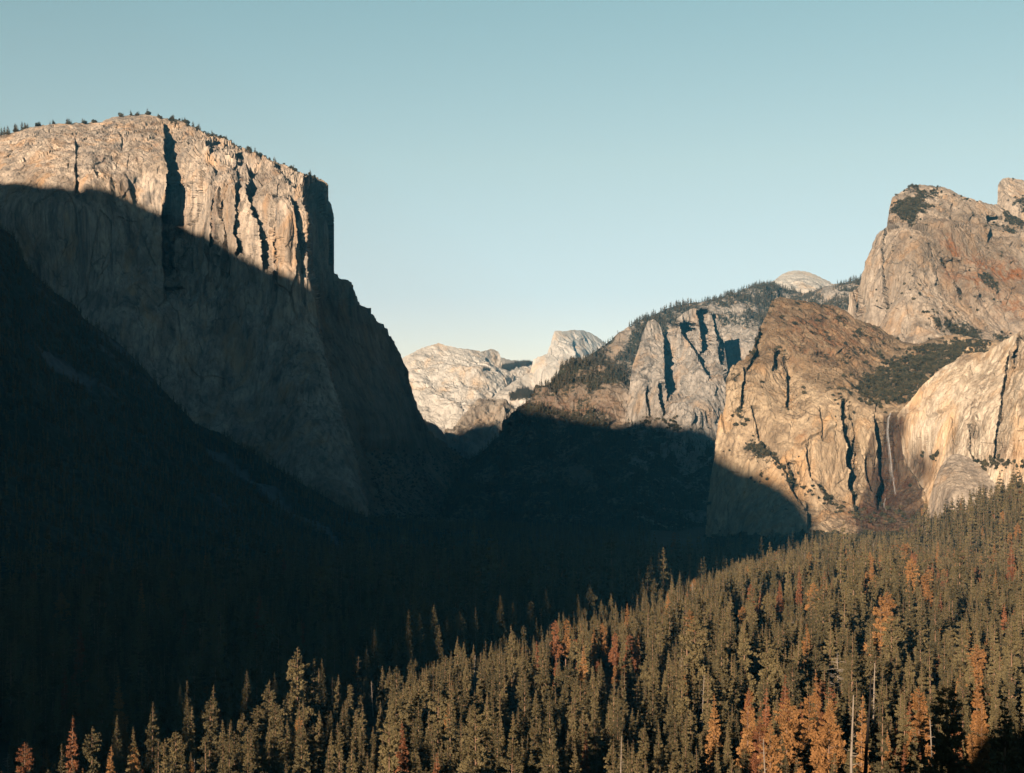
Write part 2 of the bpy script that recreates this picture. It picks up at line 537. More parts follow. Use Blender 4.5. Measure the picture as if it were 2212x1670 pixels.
# --- great cliff on the left
cap_top = [(-60, 290), (0, 292), (13, 291), (50, 278), (117, 268), (187, 266), (217, 263), (247, 253), (288, 248), (321, 246), (351, 254), (395, 262), (428, 281), (468, 296), (518, 318), (569, 339), (619, 361), (669, 381), (692, 392)]
cap_right = [(692, 392), (702, 402), (705, 450), (708, 510), (712, 560), (718, 579), (740, 605), (770, 640), (800, 680), (838, 713), (850, 745), (880, 800), (900, 862), (925, 912), (940, 945), (962, 955), (985, 975), (1005, 995), (1028, 1040), (1060, 1110), (1075, 1150)]
cap_bot = [(-60, 600), (60, 680), (160, 750), (284, 840), (376, 930), (479, 1000), (606, 1080), (748, 1150), (800, 1170), (900, 1175), (1000, 1170), (1075, 1150)]
cap_ctrl = [(-60, 290, 4500), (-60, 360, 4080), (-60, 600, 3900), (100, 270, 4450), (100, 330, 4080), (100, 600, 3880), (200, 265, 4550), (200, 310, 4180), (300, 246, 4700), (300, 300, 4250), (300, 400, 4020), (300, 700, 3780),
            (420, 281, 4450), (430, 330, 4080), (430, 450, 4000), (430, 700, 3850), (430, 950, 3640), (550, 330, 4250), (550, 400, 3960), (550, 600, 3880), (550, 850, 3740), (560, 1030, 3560), (640, 368, 4150), (640, 420, 3900), (650, 600, 3840), (690, 800, 3740), (740, 950, 3620), (780, 1090, 3480), (800, 1170, 3440),
            (688, 392, 4100), (700, 450, 4010), (706, 560, 4000), (800, 690, 4250), (850, 760, 4400), (900, 870, 4400), (940, 950, 4450), (1005, 1000, 4600), (1050, 1120, 4300), (800, 880, 3900), (860, 980, 3950), (900, 1100, 3800), (1000, 1160, 3900), (200, 780, 3750)]
cap_steps = [([(352, 280), (358, 330), (356, 400), (350, 470), (356, 640)], 165, 92, 14),
             ([(505, 335), (511, 380), (520, 430), (515, 470), (519, 560)], 38, 42, 12),
             ([(538, 362), (541, 400), (547, 450), (560, 520), (565, 580)], 80, 60, 10),
             ([(455, 430), (453, 520), (450, 620)], 30, 26, 10),
             ([(487, 440), (484, 520), (488, 600)], 26, 26, 10),
             ([(600, 400), (592, 450), (590, 520), (594, 610)], 24, 20, 10),
             ([(622, 400), (634, 460), (640, 520), (646, 600)], 34, 22, 10),
             ([(160, 300), (163, 380), (163, 420)], 25, 25, 10), ([(250, 280), (262, 300), (258, 320)], 30, 16, 8),
             ([(654, 384), (656, 440), (662, 560), (690, 720), (740, 900), (775, 1010), (797, 1120)], 230, 0, 6),
             ([(770, 940), (800, 1010), (830, 1120)], 120, 200, 30)]


def cap_attr(qx, qy, P, N):
    n = vegnoise(P, 45)
    up = sstep(0.25, 0.75, N[..., 2])
    rim = np.exp(-np.maximum(0, qy - np.interp(qx, [p[0] for p in cap_top], [p[1] for p in cap_top])) / 9.0) * sstep(330, 380, qx)
    veg = 0.28 * rim + 0.35 * up * rim + 0.40 * (sstep(930, 990, qy) * sstep(770, 820, qx)) + 0.18 * n + 0.1 * blob(qx, qy, 250, 285, 40, 10)
    tone = 0.55 * blob(qx, qy, 330, 275, 60, 24) + 0.5 * rim + 0.35 * blob(qx, qy, 385, 330, 28, 60) + 0.45 * sstep(0.05, 0.5, fbm(P[..., 0] / 120, P[..., 1] / 120, P[..., 2] / 200 + 3, 4)) + 0.4 * blob(qx, qy, 570, 400, 20, 50) + 0.85 * sstep(-4, 6, qx - np.interp(qy, [384, 440, 562, 720, 900, 1010, 1120], [654, 656, 662, 690, 740, 775, 797]))  # last term paints shade into the colour of the turned-away right face
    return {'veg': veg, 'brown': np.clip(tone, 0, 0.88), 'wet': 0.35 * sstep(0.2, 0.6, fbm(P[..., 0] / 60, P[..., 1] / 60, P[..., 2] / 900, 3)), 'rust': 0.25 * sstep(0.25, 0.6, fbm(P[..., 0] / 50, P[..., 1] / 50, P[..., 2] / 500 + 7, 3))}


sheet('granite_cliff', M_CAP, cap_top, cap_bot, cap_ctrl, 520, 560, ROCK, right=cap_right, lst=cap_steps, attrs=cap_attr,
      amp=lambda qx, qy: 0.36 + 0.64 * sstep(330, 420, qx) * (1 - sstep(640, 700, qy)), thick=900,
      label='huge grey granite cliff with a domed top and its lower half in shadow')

# --- forested talus spur below it
spur_top = [(-70, 470), (0, 489), (33, 512), (60, 579), (110, 622), (160, 659), (187, 696), (227, 719), (254, 736), (284, 763), (313, 795), (376, 864), (420, 913), (479, 937), (538, 976), (606, 1020), (670, 1055), (748, 1099), (797, 1116), (880, 1124), (960, 1134), (1075, 1130), (1150, 1150)]
spur_bot = [(-70, 1440), (200, 1440), (500, 1400), (800, 1340), (1150, 1240)]
spur_ctrl = [(-70, 470, 3000), (33, 512, 3150), (160, 659, 3300), (284, 763, 3400), (420, 913, 3380), (606, 1020, 3380), (748, 1099, 3400), (880, 1124, 3600), (1075, 1130, 3800), (1150, 1150, 3400),
             (-70, 1440, 1030), (200, 1440, 1030), (500, 1400, 1130), (800, 1340, 1330), (1150, 1240, 1800), (-70, 900, 2250), (100, 900, 2400), (300, 1000, 2600), (500, 1100, 2650), (700, 1200, 2350), (900, 1200, 2450), (300, 1200, 1850), (0, 1150, 1700), (100, 700, 2900), (550, 1250, 1800)]


def spur_attr(qx, qy, P, N):
    # rock chutes running from upper left to lower right
    c, s_ = cos(radians(37)), sin(radians(37))
    a = qx * c + qy * s_; b = -qx * s_ + qy * c
    n = fbm(a / 130, b / 14.0, a * 0 + 3.0, 4) + 0.5 * fbm(a / 12, b / 12, a * 0, 3)
    g = blob(a, b, 800, 445, 330, 14) + blob(a, b, 1100, 500, 260, 13) + 0.8 * blob(a, b, 600, 545, 150, 14) + 0.8 * blob(a, b, 720, 480, 150, 12) + 0.6 * blob(a, b, 1050, 590, 150, 12)
    return {'talus': np.clip(sstep(0.25, 0.75, g + 0.45 * n - 0.1), 0, 1)}


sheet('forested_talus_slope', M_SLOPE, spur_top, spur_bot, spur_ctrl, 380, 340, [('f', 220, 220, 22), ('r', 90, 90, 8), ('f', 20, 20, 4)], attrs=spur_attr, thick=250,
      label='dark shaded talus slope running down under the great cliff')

# --- far mountains through the gap
far_top = [(835, 812), (865, 775), (900, 757), (925, 747), (945, 742), (965, 746), (1000, 753), (1029, 757), (1040, 759), (1053, 757), (1062, 753), (1077, 759), (1082, 771), (1104, 778), (1138, 780), (1155, 782), (1190, 790)]
sheet('distant_granite_mountain', M_FAR, far_top, [(835, 1040), (1190, 1040)],
      [(835, 800, 11600), (945, 742, 11900), (1060, 753, 12100), (1190, 790, 12700), (835, 900, 11000), (945, 850, 11200), (1060, 850, 11400), (1190, 900, 11600), (835, 1040, 10300), (1000, 1040, 10300), (1190, 1040, 10500)],
      260, 230, [('f', 420, 300, 70), ('r', 700, 300, 50), ('w', 220, 160, 16), ('q', 140, 90, 7), ('f', 50, 40, 5)],
      attrs=lambda qx, qy, P, N: {'veg': 0.16 * vegnoise(P, 250) + 0.42 * sstep(0, 14, qy - 776 - 0.0 * qx) * blob(qx, qy, 1110, 792, 45, 16) + 0.35 * blob(qx, qy, 1060, 812, 50, 6, 20) + 0.5 * blob(qx, qy, 1140, 850, 30, 18) + .3 * blob(qx, qy, 1090, 850, 50, 10, -40)},
      thick=2500, label='pale rounded granite mountain far up the valley', edge=0.1)
hd_top = [(1128, 850), (1141, 824), (1146, 800), (1152, 779), (1162, 771), (1172, 768), (1182, 764), (1189, 745), (1194, 726), (1198, 716), (1205, 714), (1216, 716), (1235, 713), (1250, 713), (1262, 715), (1274, 719), (1291, 728), (1308, 741), (1330, 760), (1360, 790)]
sheet('distant_sheer_dome', M_FAR, hd_top, [(1128, 900), (1360, 900)],
      [(1128, 850, 12000), (1141, 824, 12000), (1152, 779, 12050), (1182, 764, 12150), (1198, 716, 12300), (1198, 800, 11900), (1216, 716, 12350), (1225, 780, 12050), (1250, 713, 12600), (1250, 760, 12200), (1308, 741, 12850), (1300, 790, 12500), (1360, 790, 12900), (1128, 900, 11600), (1250, 900, 11900), (1360, 900, 12500)],
      170, 160, [('r', 300, 1200, 35), ('w', 110, 500, 14), ('f', 70, 120, 7)], thick=1500, label='pale dome with one sheer side standing on the horizon', edge=0.1,
      lst=[([(1236, 740), (1240, 770), (1236, 830)], 60, 60, 8)])
sheet('pale_slab_ridge', M_FAR, [(1040, 905), (1050, 872), (1070, 852), (1100, 830), (1138, 806), (1150, 804), (1165, 842), (1185, 860)], [(1040, 1010), (1185, 1010)],
      [(1040, 900, 10000), (1070, 852, 10200), (1138, 806, 10500), (1185, 860, 10300), (1040, 1010, 9700), (1120, 1010, 9700), (1185, 1010, 9700), (1110, 900, 10000)],
      110, 120, [('f', 260, 160, 40), ('w', 150, 120, 10), ('f', 50, 40, 6)], thick=900, label='pale slab ridge in front of the far mountain',
      attrs=lambda qx, qy, P, N: {'veg': 0.15 * vegnoise(P, 120) + 0.75 * blob(qx, qy, 1128, 858, 32, 14)}, edge=0.15)
sheet('brown_canyon_ridge', M_BROWN, [(945, 1000), (955, 975), (967, 943), (988, 912), (1015, 878), (1036, 860), (1056, 861), (1087, 866), (1104, 878), (1121, 886), (1150, 900)], [(945, 1060), (1150, 1060)],
      [(945, 1000, 9300), (1015, 878, 9500), (1040, 858, 9550), (1121, 885, 9600), (1150, 900, 9650), (945, 1060, 9000), (1040, 960, 9200), (1100, 930, 9300), (1150, 1060, 9000), (1040, 1060, 9000)],
      170, 150, [('f', 260, 220, 90), ('r', 200, 300, 70), ('w', 110, 160, 30), ('f', 50, 50, 14)], thick=700, label='brown canyon ridge half in shadow at the end of the valley',
      attrs=lambda qx, qy, P, N: {'veg': 0.2 + 0.2 * vegnoise(P, 80) - 0.4 * blob(qx, qy, 1040, 900, 8, 20, 10)}, edge=0.15)
sheet('small_brown_bluff', M_BROWN, [(915, 905), (928, 912), (940, 917), (950, 925), (960, 938), (966, 952), (968, 962)], [(915, 1000), (968, 1000)],
      [(915, 905, 8900), (968, 960, 8980), (915, 1000, 8800), (968, 1000, 8850), (945, 950, 8880)], 60, 70, [('w', 50, 90, 14), ('f', 20, 30, 6)], thick=400, label='small brown rock bluff beside the foot of the great cliff')
sheet('bald_granite_dome', M_FAR, [(1630, 640), (1650, 620), (1671, 606), (1690, 593), (1698, 589), (1720, 585), (1732, 585), (1748, 588), (1763, 594), (1778, 601), (1792, 609), (1815, 625), (1840, 640)], [(1630, 690), (1840, 690)],
      [(1630, 640, 8300), (1720, 585, 8600), (1840, 640, 8400), (1630, 690, 7900), (1730, 690, 7700), (1840, 690, 7900), (1730, 630, 8050)],
      140, 70, [('f', 160, 100, 22), ('f', 50, 50, 7)], thick=1200, label='bald pale dome on top of the wooded ridge', edge=0.1)

# --- long wooded ridge on the right of the gap
rg_top = [(1172, 839), (1200, 818), (1235, 795), (1270, 768), (1308, 744), (1345, 716), (1394, 688), (1440, 668), (1480, 656), (1537, 648), (1575, 637), (1630, 618), (1671, 615), (1700, 626), (1740, 632), (1790, 617), (1821, 612), (1865, 598), (1910, 592)]
rg_left = [(1172, 839), (1150, 862), (1130, 881), (1115, 893), (1100, 906), (1075, 936), (1040, 961), (1005, 993), (990, 1040), (975, 1130), (970, 1160)]
rg_ctrl = [(1172, 839, 4900), (1308, 744, 5300), (1394, 688, 5650), (1480, 656, 5900), (1630, 618, 6200), (1740, 632, 6200), (1910, 592, 5900), (1130, 881, 4800), (1075, 936, 4700), (1005, 993, 4650), (970, 1160, 4000), (1200, 1160, 3600), (1450, 1160, 3400), (1910, 1160, 3000),
           (1200, 900, 4700), (1340, 905, 4650), (1340, 820, 5000), (1250, 1000, 4250), (1500, 930, 4650), (1500, 1050, 4050), (1600, 700, 5500), (1600, 800, 5150), (1560, 900, 4700), (1700, 700, 5600), (1400, 750, 5350), (1500, 720, 5500), (1800, 680, 5300)]


def rg_attr(qx, qy, P, N):
    n = vegnoise(P, 90)
    veg = 0.62 + 0.3 * n
    veg = veg - 0.75 * blob(qx, qy, 1560, 800, 110, 110) - 0.28 * blob(qx, qy, 1300, 875, 120, 22, 10) - 0.45 * blob(qx, qy, 1335, 880, 25, 30) - .25 * blob(qx, qy, 1180, 870, 40, 12) - .4 * blob(qx, qy, 1345, 735, 30, 12, -45) - .35 * blob(qx, qy, 1780, 640, 50, 25) - .35 * blob(qx, qy, 1250, 1020, 60, 20, 40)
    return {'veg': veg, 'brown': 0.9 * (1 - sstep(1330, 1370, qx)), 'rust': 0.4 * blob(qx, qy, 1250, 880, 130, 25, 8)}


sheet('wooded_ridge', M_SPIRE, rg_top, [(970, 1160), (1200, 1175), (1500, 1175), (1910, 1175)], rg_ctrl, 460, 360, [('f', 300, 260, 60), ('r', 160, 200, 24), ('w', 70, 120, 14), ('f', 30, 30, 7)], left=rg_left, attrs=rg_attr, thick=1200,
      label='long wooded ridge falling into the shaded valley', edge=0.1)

# --- pillars below the ridge
sp_top = [(1350, 900), (1358, 850), (1362, 820), (1366, 790), (1377, 762), (1384, 735), (1390, 716), (1400, 693), (1411, 690), (1424, 698), (1430, 716), (1436, 722), (1443, 712), (1452, 705), (1458, 700), (1462, 688), (1479, 674), (1492, 667), (1500, 665), (1509, 672), (1517, 660), (1530, 662), (1538, 678), (1548, 676), (1556, 700), (1562, 730), (1568, 770), (1574, 810), (1590, 840), (1610, 870)]
sp_steps = [([(1428, 700), (1434, 745), (1437, 800), (1440, 860)], 150, 75, 15), ([(1466, 705), (1486, 742), (1512, 776), (1522, 810)], 120, 60, 12), ([(1507, 672), (1509, 720), (1512, 760)], 120, 40, 10),
            ([(1536, 676), (1545, 730), (1558, 780), (1567, 820)], 140, 65, 12), ([(1423, 830), (1428, 900)], 70, 50, 10), ([(1396, 830), (1399, 900)], 40, 40, 10), ([(1500, 880), (1490, 920)], -60, 40, 10)]
sheet('granite_spires', M_SPIRE, sp_top, [(1350, 1010), (1450, 1020), (1610, 1020)],
      [(1350, 900, 4650), (1366, 790, 4750), (1400, 692, 4850), (1440, 712, 4900), (1500, 665, 4950), (1550, 676, 5000), (1610, 870, 4750), (1400, 850, 4580), (1480, 850, 4540), (1560, 850, 4600), (1350, 1010, 4420), (1450, 1020, 4300), (1610, 1020, 4380)],
      260, 300, [('w', 70, 420, 24), ('w', 34, 180, 10), ('r', 60, 400, 12), ('f', 18, 30, 4)], lst=sp_steps, thick=260,
      attrs=lambda qx, qy, P, N: {'veg': 0.16 * vegnoise(P, 50) + 0.30 * sstep(880, 905, qy) * (0.5 + vegnoise(P, 60)) + 0.15 * sstep(0.3, 0.8, N[..., 2])}, label='row of upright granite spires below the wooded ridge', edge=0.15)

# --- high peak on the right and the tower behind it
pk_top = [(1824, 720), (1828, 690), (1833, 655), (1835, 632), (1846, 625), (1856, 620), (1862, 600), (1868, 585), (1874, 560), (1880, 543), (1888, 523), (1896, 507), (1908, 497), (1917, 490), (1919, 470), (1921, 452), (1926, 430), (1940, 416), (1955, 407), (1967, 402), (1988, 397), (2012, 401), (2042, 406), (2073, 420), (2110, 431), (2134, 438), (2156, 443), (2190, 470), (2290, 520)]
pk_steps = [([(1914, 490), (1912, 560), (1908, 640), (1890, 900)], -90, 0, 10), ([(2053, 445), (2052, 480), (2051, 490)], 30, 20, 6), ([(2096, 465), (2094, 510)], 25, 20, 6), ([(2128, 470), (2138, 500), (2134, 520)], 80, 60, 8),
            ([(2040, 560), (2052, 600), (2075, 640)], 50, 60, 10), ([(1840, 625), (1850, 680), (1848, 700)], 40, 25, 8)]


def pk_attr(qx, qy, P, N):
    n = vegnoise(P, 35); n2 = vegnoise(P, 110)
    rust = 1.1 * blob(qx, qy, 2065, 530, 35, 12, 45) + 1.3 * blob(qx, qy, 2120, 565, 30, 18, 20) + 1.3 * blob(qx, qy, 2185, 590, 40, 20, 20) + 0.9 * blob(qx, qy, 2110, 610, 40, 22) + 0.9 * blob(qx, qy, 2190, 670, 50, 26, 20) + .7 * blob(qx, qy, 2050, 590, 22, 12, 40)
    veg = 0.38 * blob(qx, qy, 1990, 425, 75, 30) + 0.5 * blob(qx, qy, 1960, 460, 40, 30) + 0.5 * blob(qx, qy, 2190, 470, 60, 40) + 0.45 * blob(qx, qy, 2120, 600, 60, 16, 40) + 0.5 * blob(qx, qy, 2030, 700, 50, 20) + 0.6 * blob(qx, qy, 2120, 720, 90, 20) + 0.2 * n2 + 0.3 * n
    veg = veg * (0.4 + 0.9 * sstep(-0.1, 0.4, n2 + blob(qx, qy, 1990, 440, 120, 60)))
    return {'veg': veg, 'rust': rust, 'brown': np.clip(0.8 * blob(qx, qy, 2060, 520, 130, 80) + 0.8 * blob(qx, qy, 2150, 620, 110, 110), 0, 0.85), 'wet': 0.25 * sstep(0.1, 0.5, fbm(P[..., 0] / 60, P[..., 1] / 60, P[..., 2] / 300, 3))}


sheet('high_granite_peak', M_PEAK, pk_top, [(1824, 800), (2000, 830), (2290, 830)],
      [(1824, 720, 4050), (1835, 632, 4050), (1868, 587, 4000), (1896, 508, 4050), (1921, 454, 4050), (1988, 397, 4250), (2073, 420, 4250), (2156, 443, 4300), (2290, 520, 4300), (1950, 560, 3820), (1980, 480, 3950), (1900, 680, 3800), (1980, 640, 3720), (2050, 560, 3900), (2120, 560, 3960), (2120, 650, 3860), (2200, 600, 3980), (2200, 700, 3820), (1990, 720, 3600), (1824, 800, 3800), (2000, 830, 3450), (2290, 830, 3550), (2290, 680, 3850)],
      380, 360, [('f', 180, 260, 26), ('w', 80, 240, 16), ('w', 30, 110, 7), ('w', 15, 50, 4), ('f', 9, 16, 1.8)], lst=pk_steps, attrs=pk_attr, thick=700, label='high steep granite peak with rusty patches above the valley', edge=0.3)
sheet('rock_tower', M_PEAK, [(2152, 470), (2155, 430), (2156, 400), (2160, 392), (2165, 387), (2175, 384), (2185, 384), (2200, 386), (2212, 389), (2250, 395), (2290, 400)], [(2152, 560), (2290, 560)],
      [(2152, 470, 4500), (2156, 400, 4520), (2185, 384, 4600), (2290, 400, 4600), (2152, 560, 4400), (2290, 560, 4400), (2200, 450, 4450)],
      110, 130, [('w', 60, 150, 16), ('f', 16, 22, 4)], attrs=lambda qx, qy, P, N: {'veg': 0.6 * blob(qx, qy, 2210, 440, 40, 30) + 0.3 * vegnoise(P, 30) + .4 * blob(qx, qy, 2200, 388, 40, 5)}, thick=300, label='blocky rock tower behind the high peak')

# --- lower rock mass with the waterfall
lc_top = [(1667, 650), (1684, 641), (1700, 644), (1719, 648), (1763, 653), (1797, 660), (1824, 670), (1845, 689), (1889, 703), (1923, 723), (1950, 739), (1985, 744), (2010, 732), (2060, 722), (2110, 732), (2160, 735), (2200, 725), (2290, 700)]
lc_left = [(1667, 650), (1655, 680), (1644, 703), (1634, 735), (1626, 752), (1610, 778), (1592, 786), (1579, 796), (1570, 830), (1564, 860), (1563, 885), (1555, 930), (1545, 970), (1536, 1000), (1530, 1060), (1525, 1120), (1520, 1190)]
lc_bot = [(1520, 1190), (1700, 1215), (1900, 1180), (2050, 1160), (2290, 1130)]
lc_ctrl = [(1667, 650, 3200), (1720, 648, 3250), (1800, 660, 3330), (1889, 703, 3350), (1950, 739, 3380), (2010, 732, 3420), (2110, 732, 3450), (2290, 700, 3450), (1626, 752, 2980), (1579, 796, 2900), (1563, 885, 2850), (1536, 1000, 2800), (1520, 1190, 2740),
           (1660, 780, 2900), (1640, 850, 2830), (1640, 950, 2760), (1640, 1050, 2700), (1700, 1215, 2450), (1700, 800, 2950), (1730, 860, 2840), (1750, 960, 2700), (1750, 1060, 2640), (1800, 860, 2810), (1800, 900, 2750), (1800, 1060, 2680), (1850, 880, 2800), (1850, 1000, 2720), (1850, 1100, 2640),
           (1920, 892, 2790), (1920, 1000, 2740), (1920, 1110, 2640), (1980, 900, 2760), (1980, 1050, 2680), (2050, 1160, 2430), (1900, 1180, 2480), (2290, 1130, 2350), (2290, 900, 2700), (1900, 840, 2950), (1950, 800, 3080), (2050, 780, 3150), (1850, 780, 3050), (1780, 740, 3060), (1750, 700, 3130), (2200, 800, 3100)]
lc_steps = [([(1818, 868), (1822, 920), (1826, 960), (1829, 1010), (1833, 1060), (1850, 1110)], 80, 26, 8), ([(1834, 880), (1837, 930), (1842, 960), (1840, 1040)], 30, 18, 8),
            ([(1888, 905), (1893, 960), (1900, 1040), (1893, 1100)], 60, 40, 12), ([(1868, 985), (1872, 1040), (1893, 1095)], 22, 20, 10), ([(1672, 762), (1668, 800)], 50, 30, 8), ([(1692, 775), (1700, 830), (1697, 885)], 34, 30, 8), ([(1640, 705), (1632, 760), (1614, 805)], 50, 26, 8), ([(1605, 800), (1600, 880)], 36, 22, 8), ([(1768, 885), (1776, 950)], 20, 20, 8), ([(1740, 1090), (1746, 1150)], 30, 30, 10),
            ([(1740, 955), (1745, 1000), (1750, 1040)], 16, 20, 8), ([(1700, 1000), (1712, 1060), (1735, 1100)], 26, 40, 8), ([(1620, 880), (1640, 960), (1690, 1010), (1720, 1080)], 20, 40, 8)]


def lc_attr(qx, qy, P, N):
    n = vegnoise(P, 26); n2 = vegnoise(P, 80)
    rim = np.interp(qx, [1560, 1640, 1680, 1730, 1800, 1850, 1900, 1930, 1960, 2290], [790, 800, 790, 820, 860, 872, 885, 893, 880, 880])
    above = 1 - sstep(-14, 8, qy - rim)
    brown = above * (1 - sstep(1960, 2000, qx) * 0)
    veg = above * (0.30 + 0.42 * n + 0.25 * n2) + 0.22 * blob(qx, qy, 1930, 835, 70, 28, -15) + 0.24 * blob(qx, qy, 2030, 770, 90, 26, -12) + 0.35 * blob(qx, qy, 1860, 830, 40, 18)
    c, s_ = cos(radians(42)), sin(radians(42))
    veg = veg + (1 - above) * (0.12 * n2 + 0.22 * n) + (1 - above) * (0.52 * blob(qx, qy, 1640, 975, 55, 32, 35) + 0.45 * blob(qx, qy, 1720, 1050, 70, 14, 42) + .35 * blob(qx, qy, 1600, 890, 30, 40) + .8 * sstep(1130, 1180, qy))
    veg = veg + 0.35 * blob(qx, qy, 1585, 830, 25, 50)
    nn = 7 * fbm(qx / 8.0, qy / 30.0, qx * 0 + 5, 3)
    lx = np.interp(qy, [885, 930, 980, 1060, 1130], [1906, 1904, 1898, 1880, 1850]); rx = np.interp(qy, [885, 1000, 1060, 1130], [1954, 1960, 1995, 2010])
    inside = sstep(-5, 5, qx + nn - lx) * sstep(-5, 5, rx - qx + nn) * sstep(890, 902, qy)
    l2 = np.interp(qy, [930, 1000, 1110], [1880, 1868, 1862]); r2 = np.interp(qy, [930, 1000, 1110], [1888, 1894, 1900])
    wet = inside + 0.85 * sstep(-4, 4, qx + nn - l2) * sstep(-4, 4, r2 - qx + nn) * sstep(925, 940, qy) + .5 * blob(qx, qy, 1840, 1120, 60, 26)
    rust = above * (0.55 + 0.5 * n2) * blob(qx, qy, 1780, 720, 130, 70) + 0.8 * blob(qx, qy, 1910, 1060, 30, 50) + 0.8 * blob(qx, qy, 1870, 1120, 60, 30) + 0.5 * blob(qx, qy, 1730, 940, 16, 12)
    return {'veg': veg, 'wet': np.clip(wet, 0, 1), 'rust': np.clip(rust, 0, 0.9), 'brown': np.clip(above * 0.95 * (1 - sstep(2000, 2080, qx)) + 0.4 * blob(qx, qy, 1640, 860, 60, 50), 0, 1)}


sheet('waterfall_cliff', M_CATH, lc_top, lc_bot, lc_ctrl, 520, 480, [('w', 60, 320, 13), ('w', 24, 110, 6), ('r', 90, 500, 12), ('w', 13, 50, 3.5), ('f', 7, 14, 1.4)], left=lc_left, lst=lc_steps, attrs=lc_attr, thick=250,
      amp=lambda qx, qy: 0.8 + 0 * qx, label='tan cliff with a brushy brown top around the waterfall')

# --- bright wall on the right edge
rw_top = [(1936, 897), (1950, 880), (1964, 866), (1978, 848), (1991, 830), (2008, 815), (2025, 803), (2042, 792), (2059, 782), (2080, 765), (2100, 763), (2127, 761), (2145, 750), (2162, 738), (2185, 725), (2212, 710), (2290, 670)]
rw_left = [(1936, 897), (1944, 930), (1950, 980), (1962, 1010), (1985, 1040), (2000, 1080), (2010, 1120)]
rw_steps = [([(2178, 760), (2164, 850), (2150, 950), (2142, 1000)], 40, 40, 10), ([(2100, 900), (2104, 950)], 20, 30, 8), ([(2086, 920), (2096, 980), (2104, 1000)], 24, 30, 8), ([(2196, 730), (2190, 800)], 40, 60, 10), ([(2050, 900), (2054, 960)], 10, 30, 8)]
sheet('bright_rock_wall', M_WALL, rw_top, [(2010, 1120), (2290, 1120)],
      [(1936, 897, 2740), (1964, 866, 2740), (1991, 829, 2730), (2059, 782, 2720), (2127, 761, 2680), (2212, 710, 2600), (2290, 670, 2560), (1960, 920, 2700), (2060, 900, 2600), (2150, 850, 2540), (2250, 850, 2430), (1970, 1000, 2690), (2060, 1000, 2560), (2200, 1000, 2420), (2010, 1120, 2560), (2290, 1120, 2350)],
      290, 300, [('w', 110, 700, 13), ('w', 42, 200, 6), ('w', 14, 60, 2.8), ('f', 7, 16, 1.3)], left=rw_left, lst=rw_steps, thick=140,
      attrs=lambda qx, qy, P, N: {'veg': 0.10 * vegnoise(P, 26) + 0.5 * blob(qx, qy, 2010, 980, 30, 30) * (0.6 + vegnoise(P, 12)) + .2 * blob(qx, qy, 2150, 1010, 60, 12), 'wet': np.clip(1.1 * blob(qx, qy, 1948, 920, 12, 30) + 1.2 * blob(qx, qy, 1985, 1010, 26, 40), 0, 1), 'rust': .7 * blob(qx, qy, 1965, 885, 14, 14) + .4 * blob(qx, qy, 2180, 980, 30, 30)},
      label='bright tan rock wall beside the waterfall at the picture edge')
sheet('rock_apron', M_PEAK, [(1996, 1140), (2001, 1110), (2008, 1080), (2018, 1040), (2030, 1012), (2045, 990), (2059, 981), (2075, 982), (2092, 987), (2115, 1003), (2140, 1030), (2165, 1070), (2180, 1110)], [(1996, 1190), (2180, 1190)],
      [(1996, 1140, 2480), (2018, 1040, 2500), (2059, 981, 2540), (2115, 1000, 2500), (2180, 1110, 2380), (2060, 1060, 2440), (1996, 1190, 2360), (2090, 1190, 2320), (2180, 1190, 2280)],
      160, 150, [('f', 60, 60, 3), ('f', 8, 8, 1.2)], thick=120, attrs=lambda qx, qy, P, N: {'veg': 0.18 * vegnoise(P, 20) + 0.5 * sstep(1080, 1130, qy) + 0.3 * sstep(0.0, 0.5, vegnoise(P, 40))}, label='smooth tan rock apron above the sunlit forest')

# --- the same mountains going on outside the picture
sheet('cliff_flank', M_CAP, [(-950, 560), (-650, 470), (-400, 400), (-200, 330), (-62, 296)], [(-950, 900), (-400, 780), (-62, 640)],
      [(-950, 560, 4300), (-400, 400, 4450), (-62, 296, 4480), (-62, 360, 4070), (-62, 640, 3880), (-950, 900, 3500), (-400, 780, 3700), (-400, 560, 4000), (-750, 700, 3850)], 150, 110,
      [('w', 120, 480, 30), ('f', 60, 120, 16), ('f', 25, 60, 6)], thick=900, label='grey granite cliff continuing beyond the great cliff')
sheet('slope_flank', M_SLOPE, [(-1100, 640), (-700, 600), (-400, 560), (-200, 510), (-68, 474)], [(-1100, 1440), (-68, 1440)],
      [(-1100, 640, 2500), (-400, 560, 2800), (-68, 474, 3000), (-1100, 1440, 900), (-68, 1440, 1030), (-400, 1000, 1900), (-68, 900, 2250)], 120, 110,
      [('f', 220, 220, 22), ('r', 90, 90, 8), ('f', 20, 20, 4)], attrs=lambda qx, qy, P, N: {'talus': 0.0 * qx}, thick=250, label='dark forested slope continuing beside the talus')
sheet('peak_flank', M_PEAK, [(2286, 520), (2400, 440), (2600, 400), (2850, 470), (3200, 560)], [(2286, 1135), (2700, 1130), (3200, 1130)],
      [(2286, 520, 4300), (2600, 400, 4300), (3200, 560, 4000), (2286, 680, 3850), (2286, 1135, 2350), (2700, 1130, 2250), (3200, 1130, 2100), (2600, 800, 3000), (2286, 850, 3050), (3000, 850, 2900)], 140, 120,
      [('f', 180, 260, 30), ('w', 90, 240, 18), ('f', 25, 40, 6)], attrs=lambda qx, qy, P, N: {'veg': 0.35 + 0.5 * vegnoise(P, 90)}, thick=500, label='rocky brush covered flank beyond the high peak')

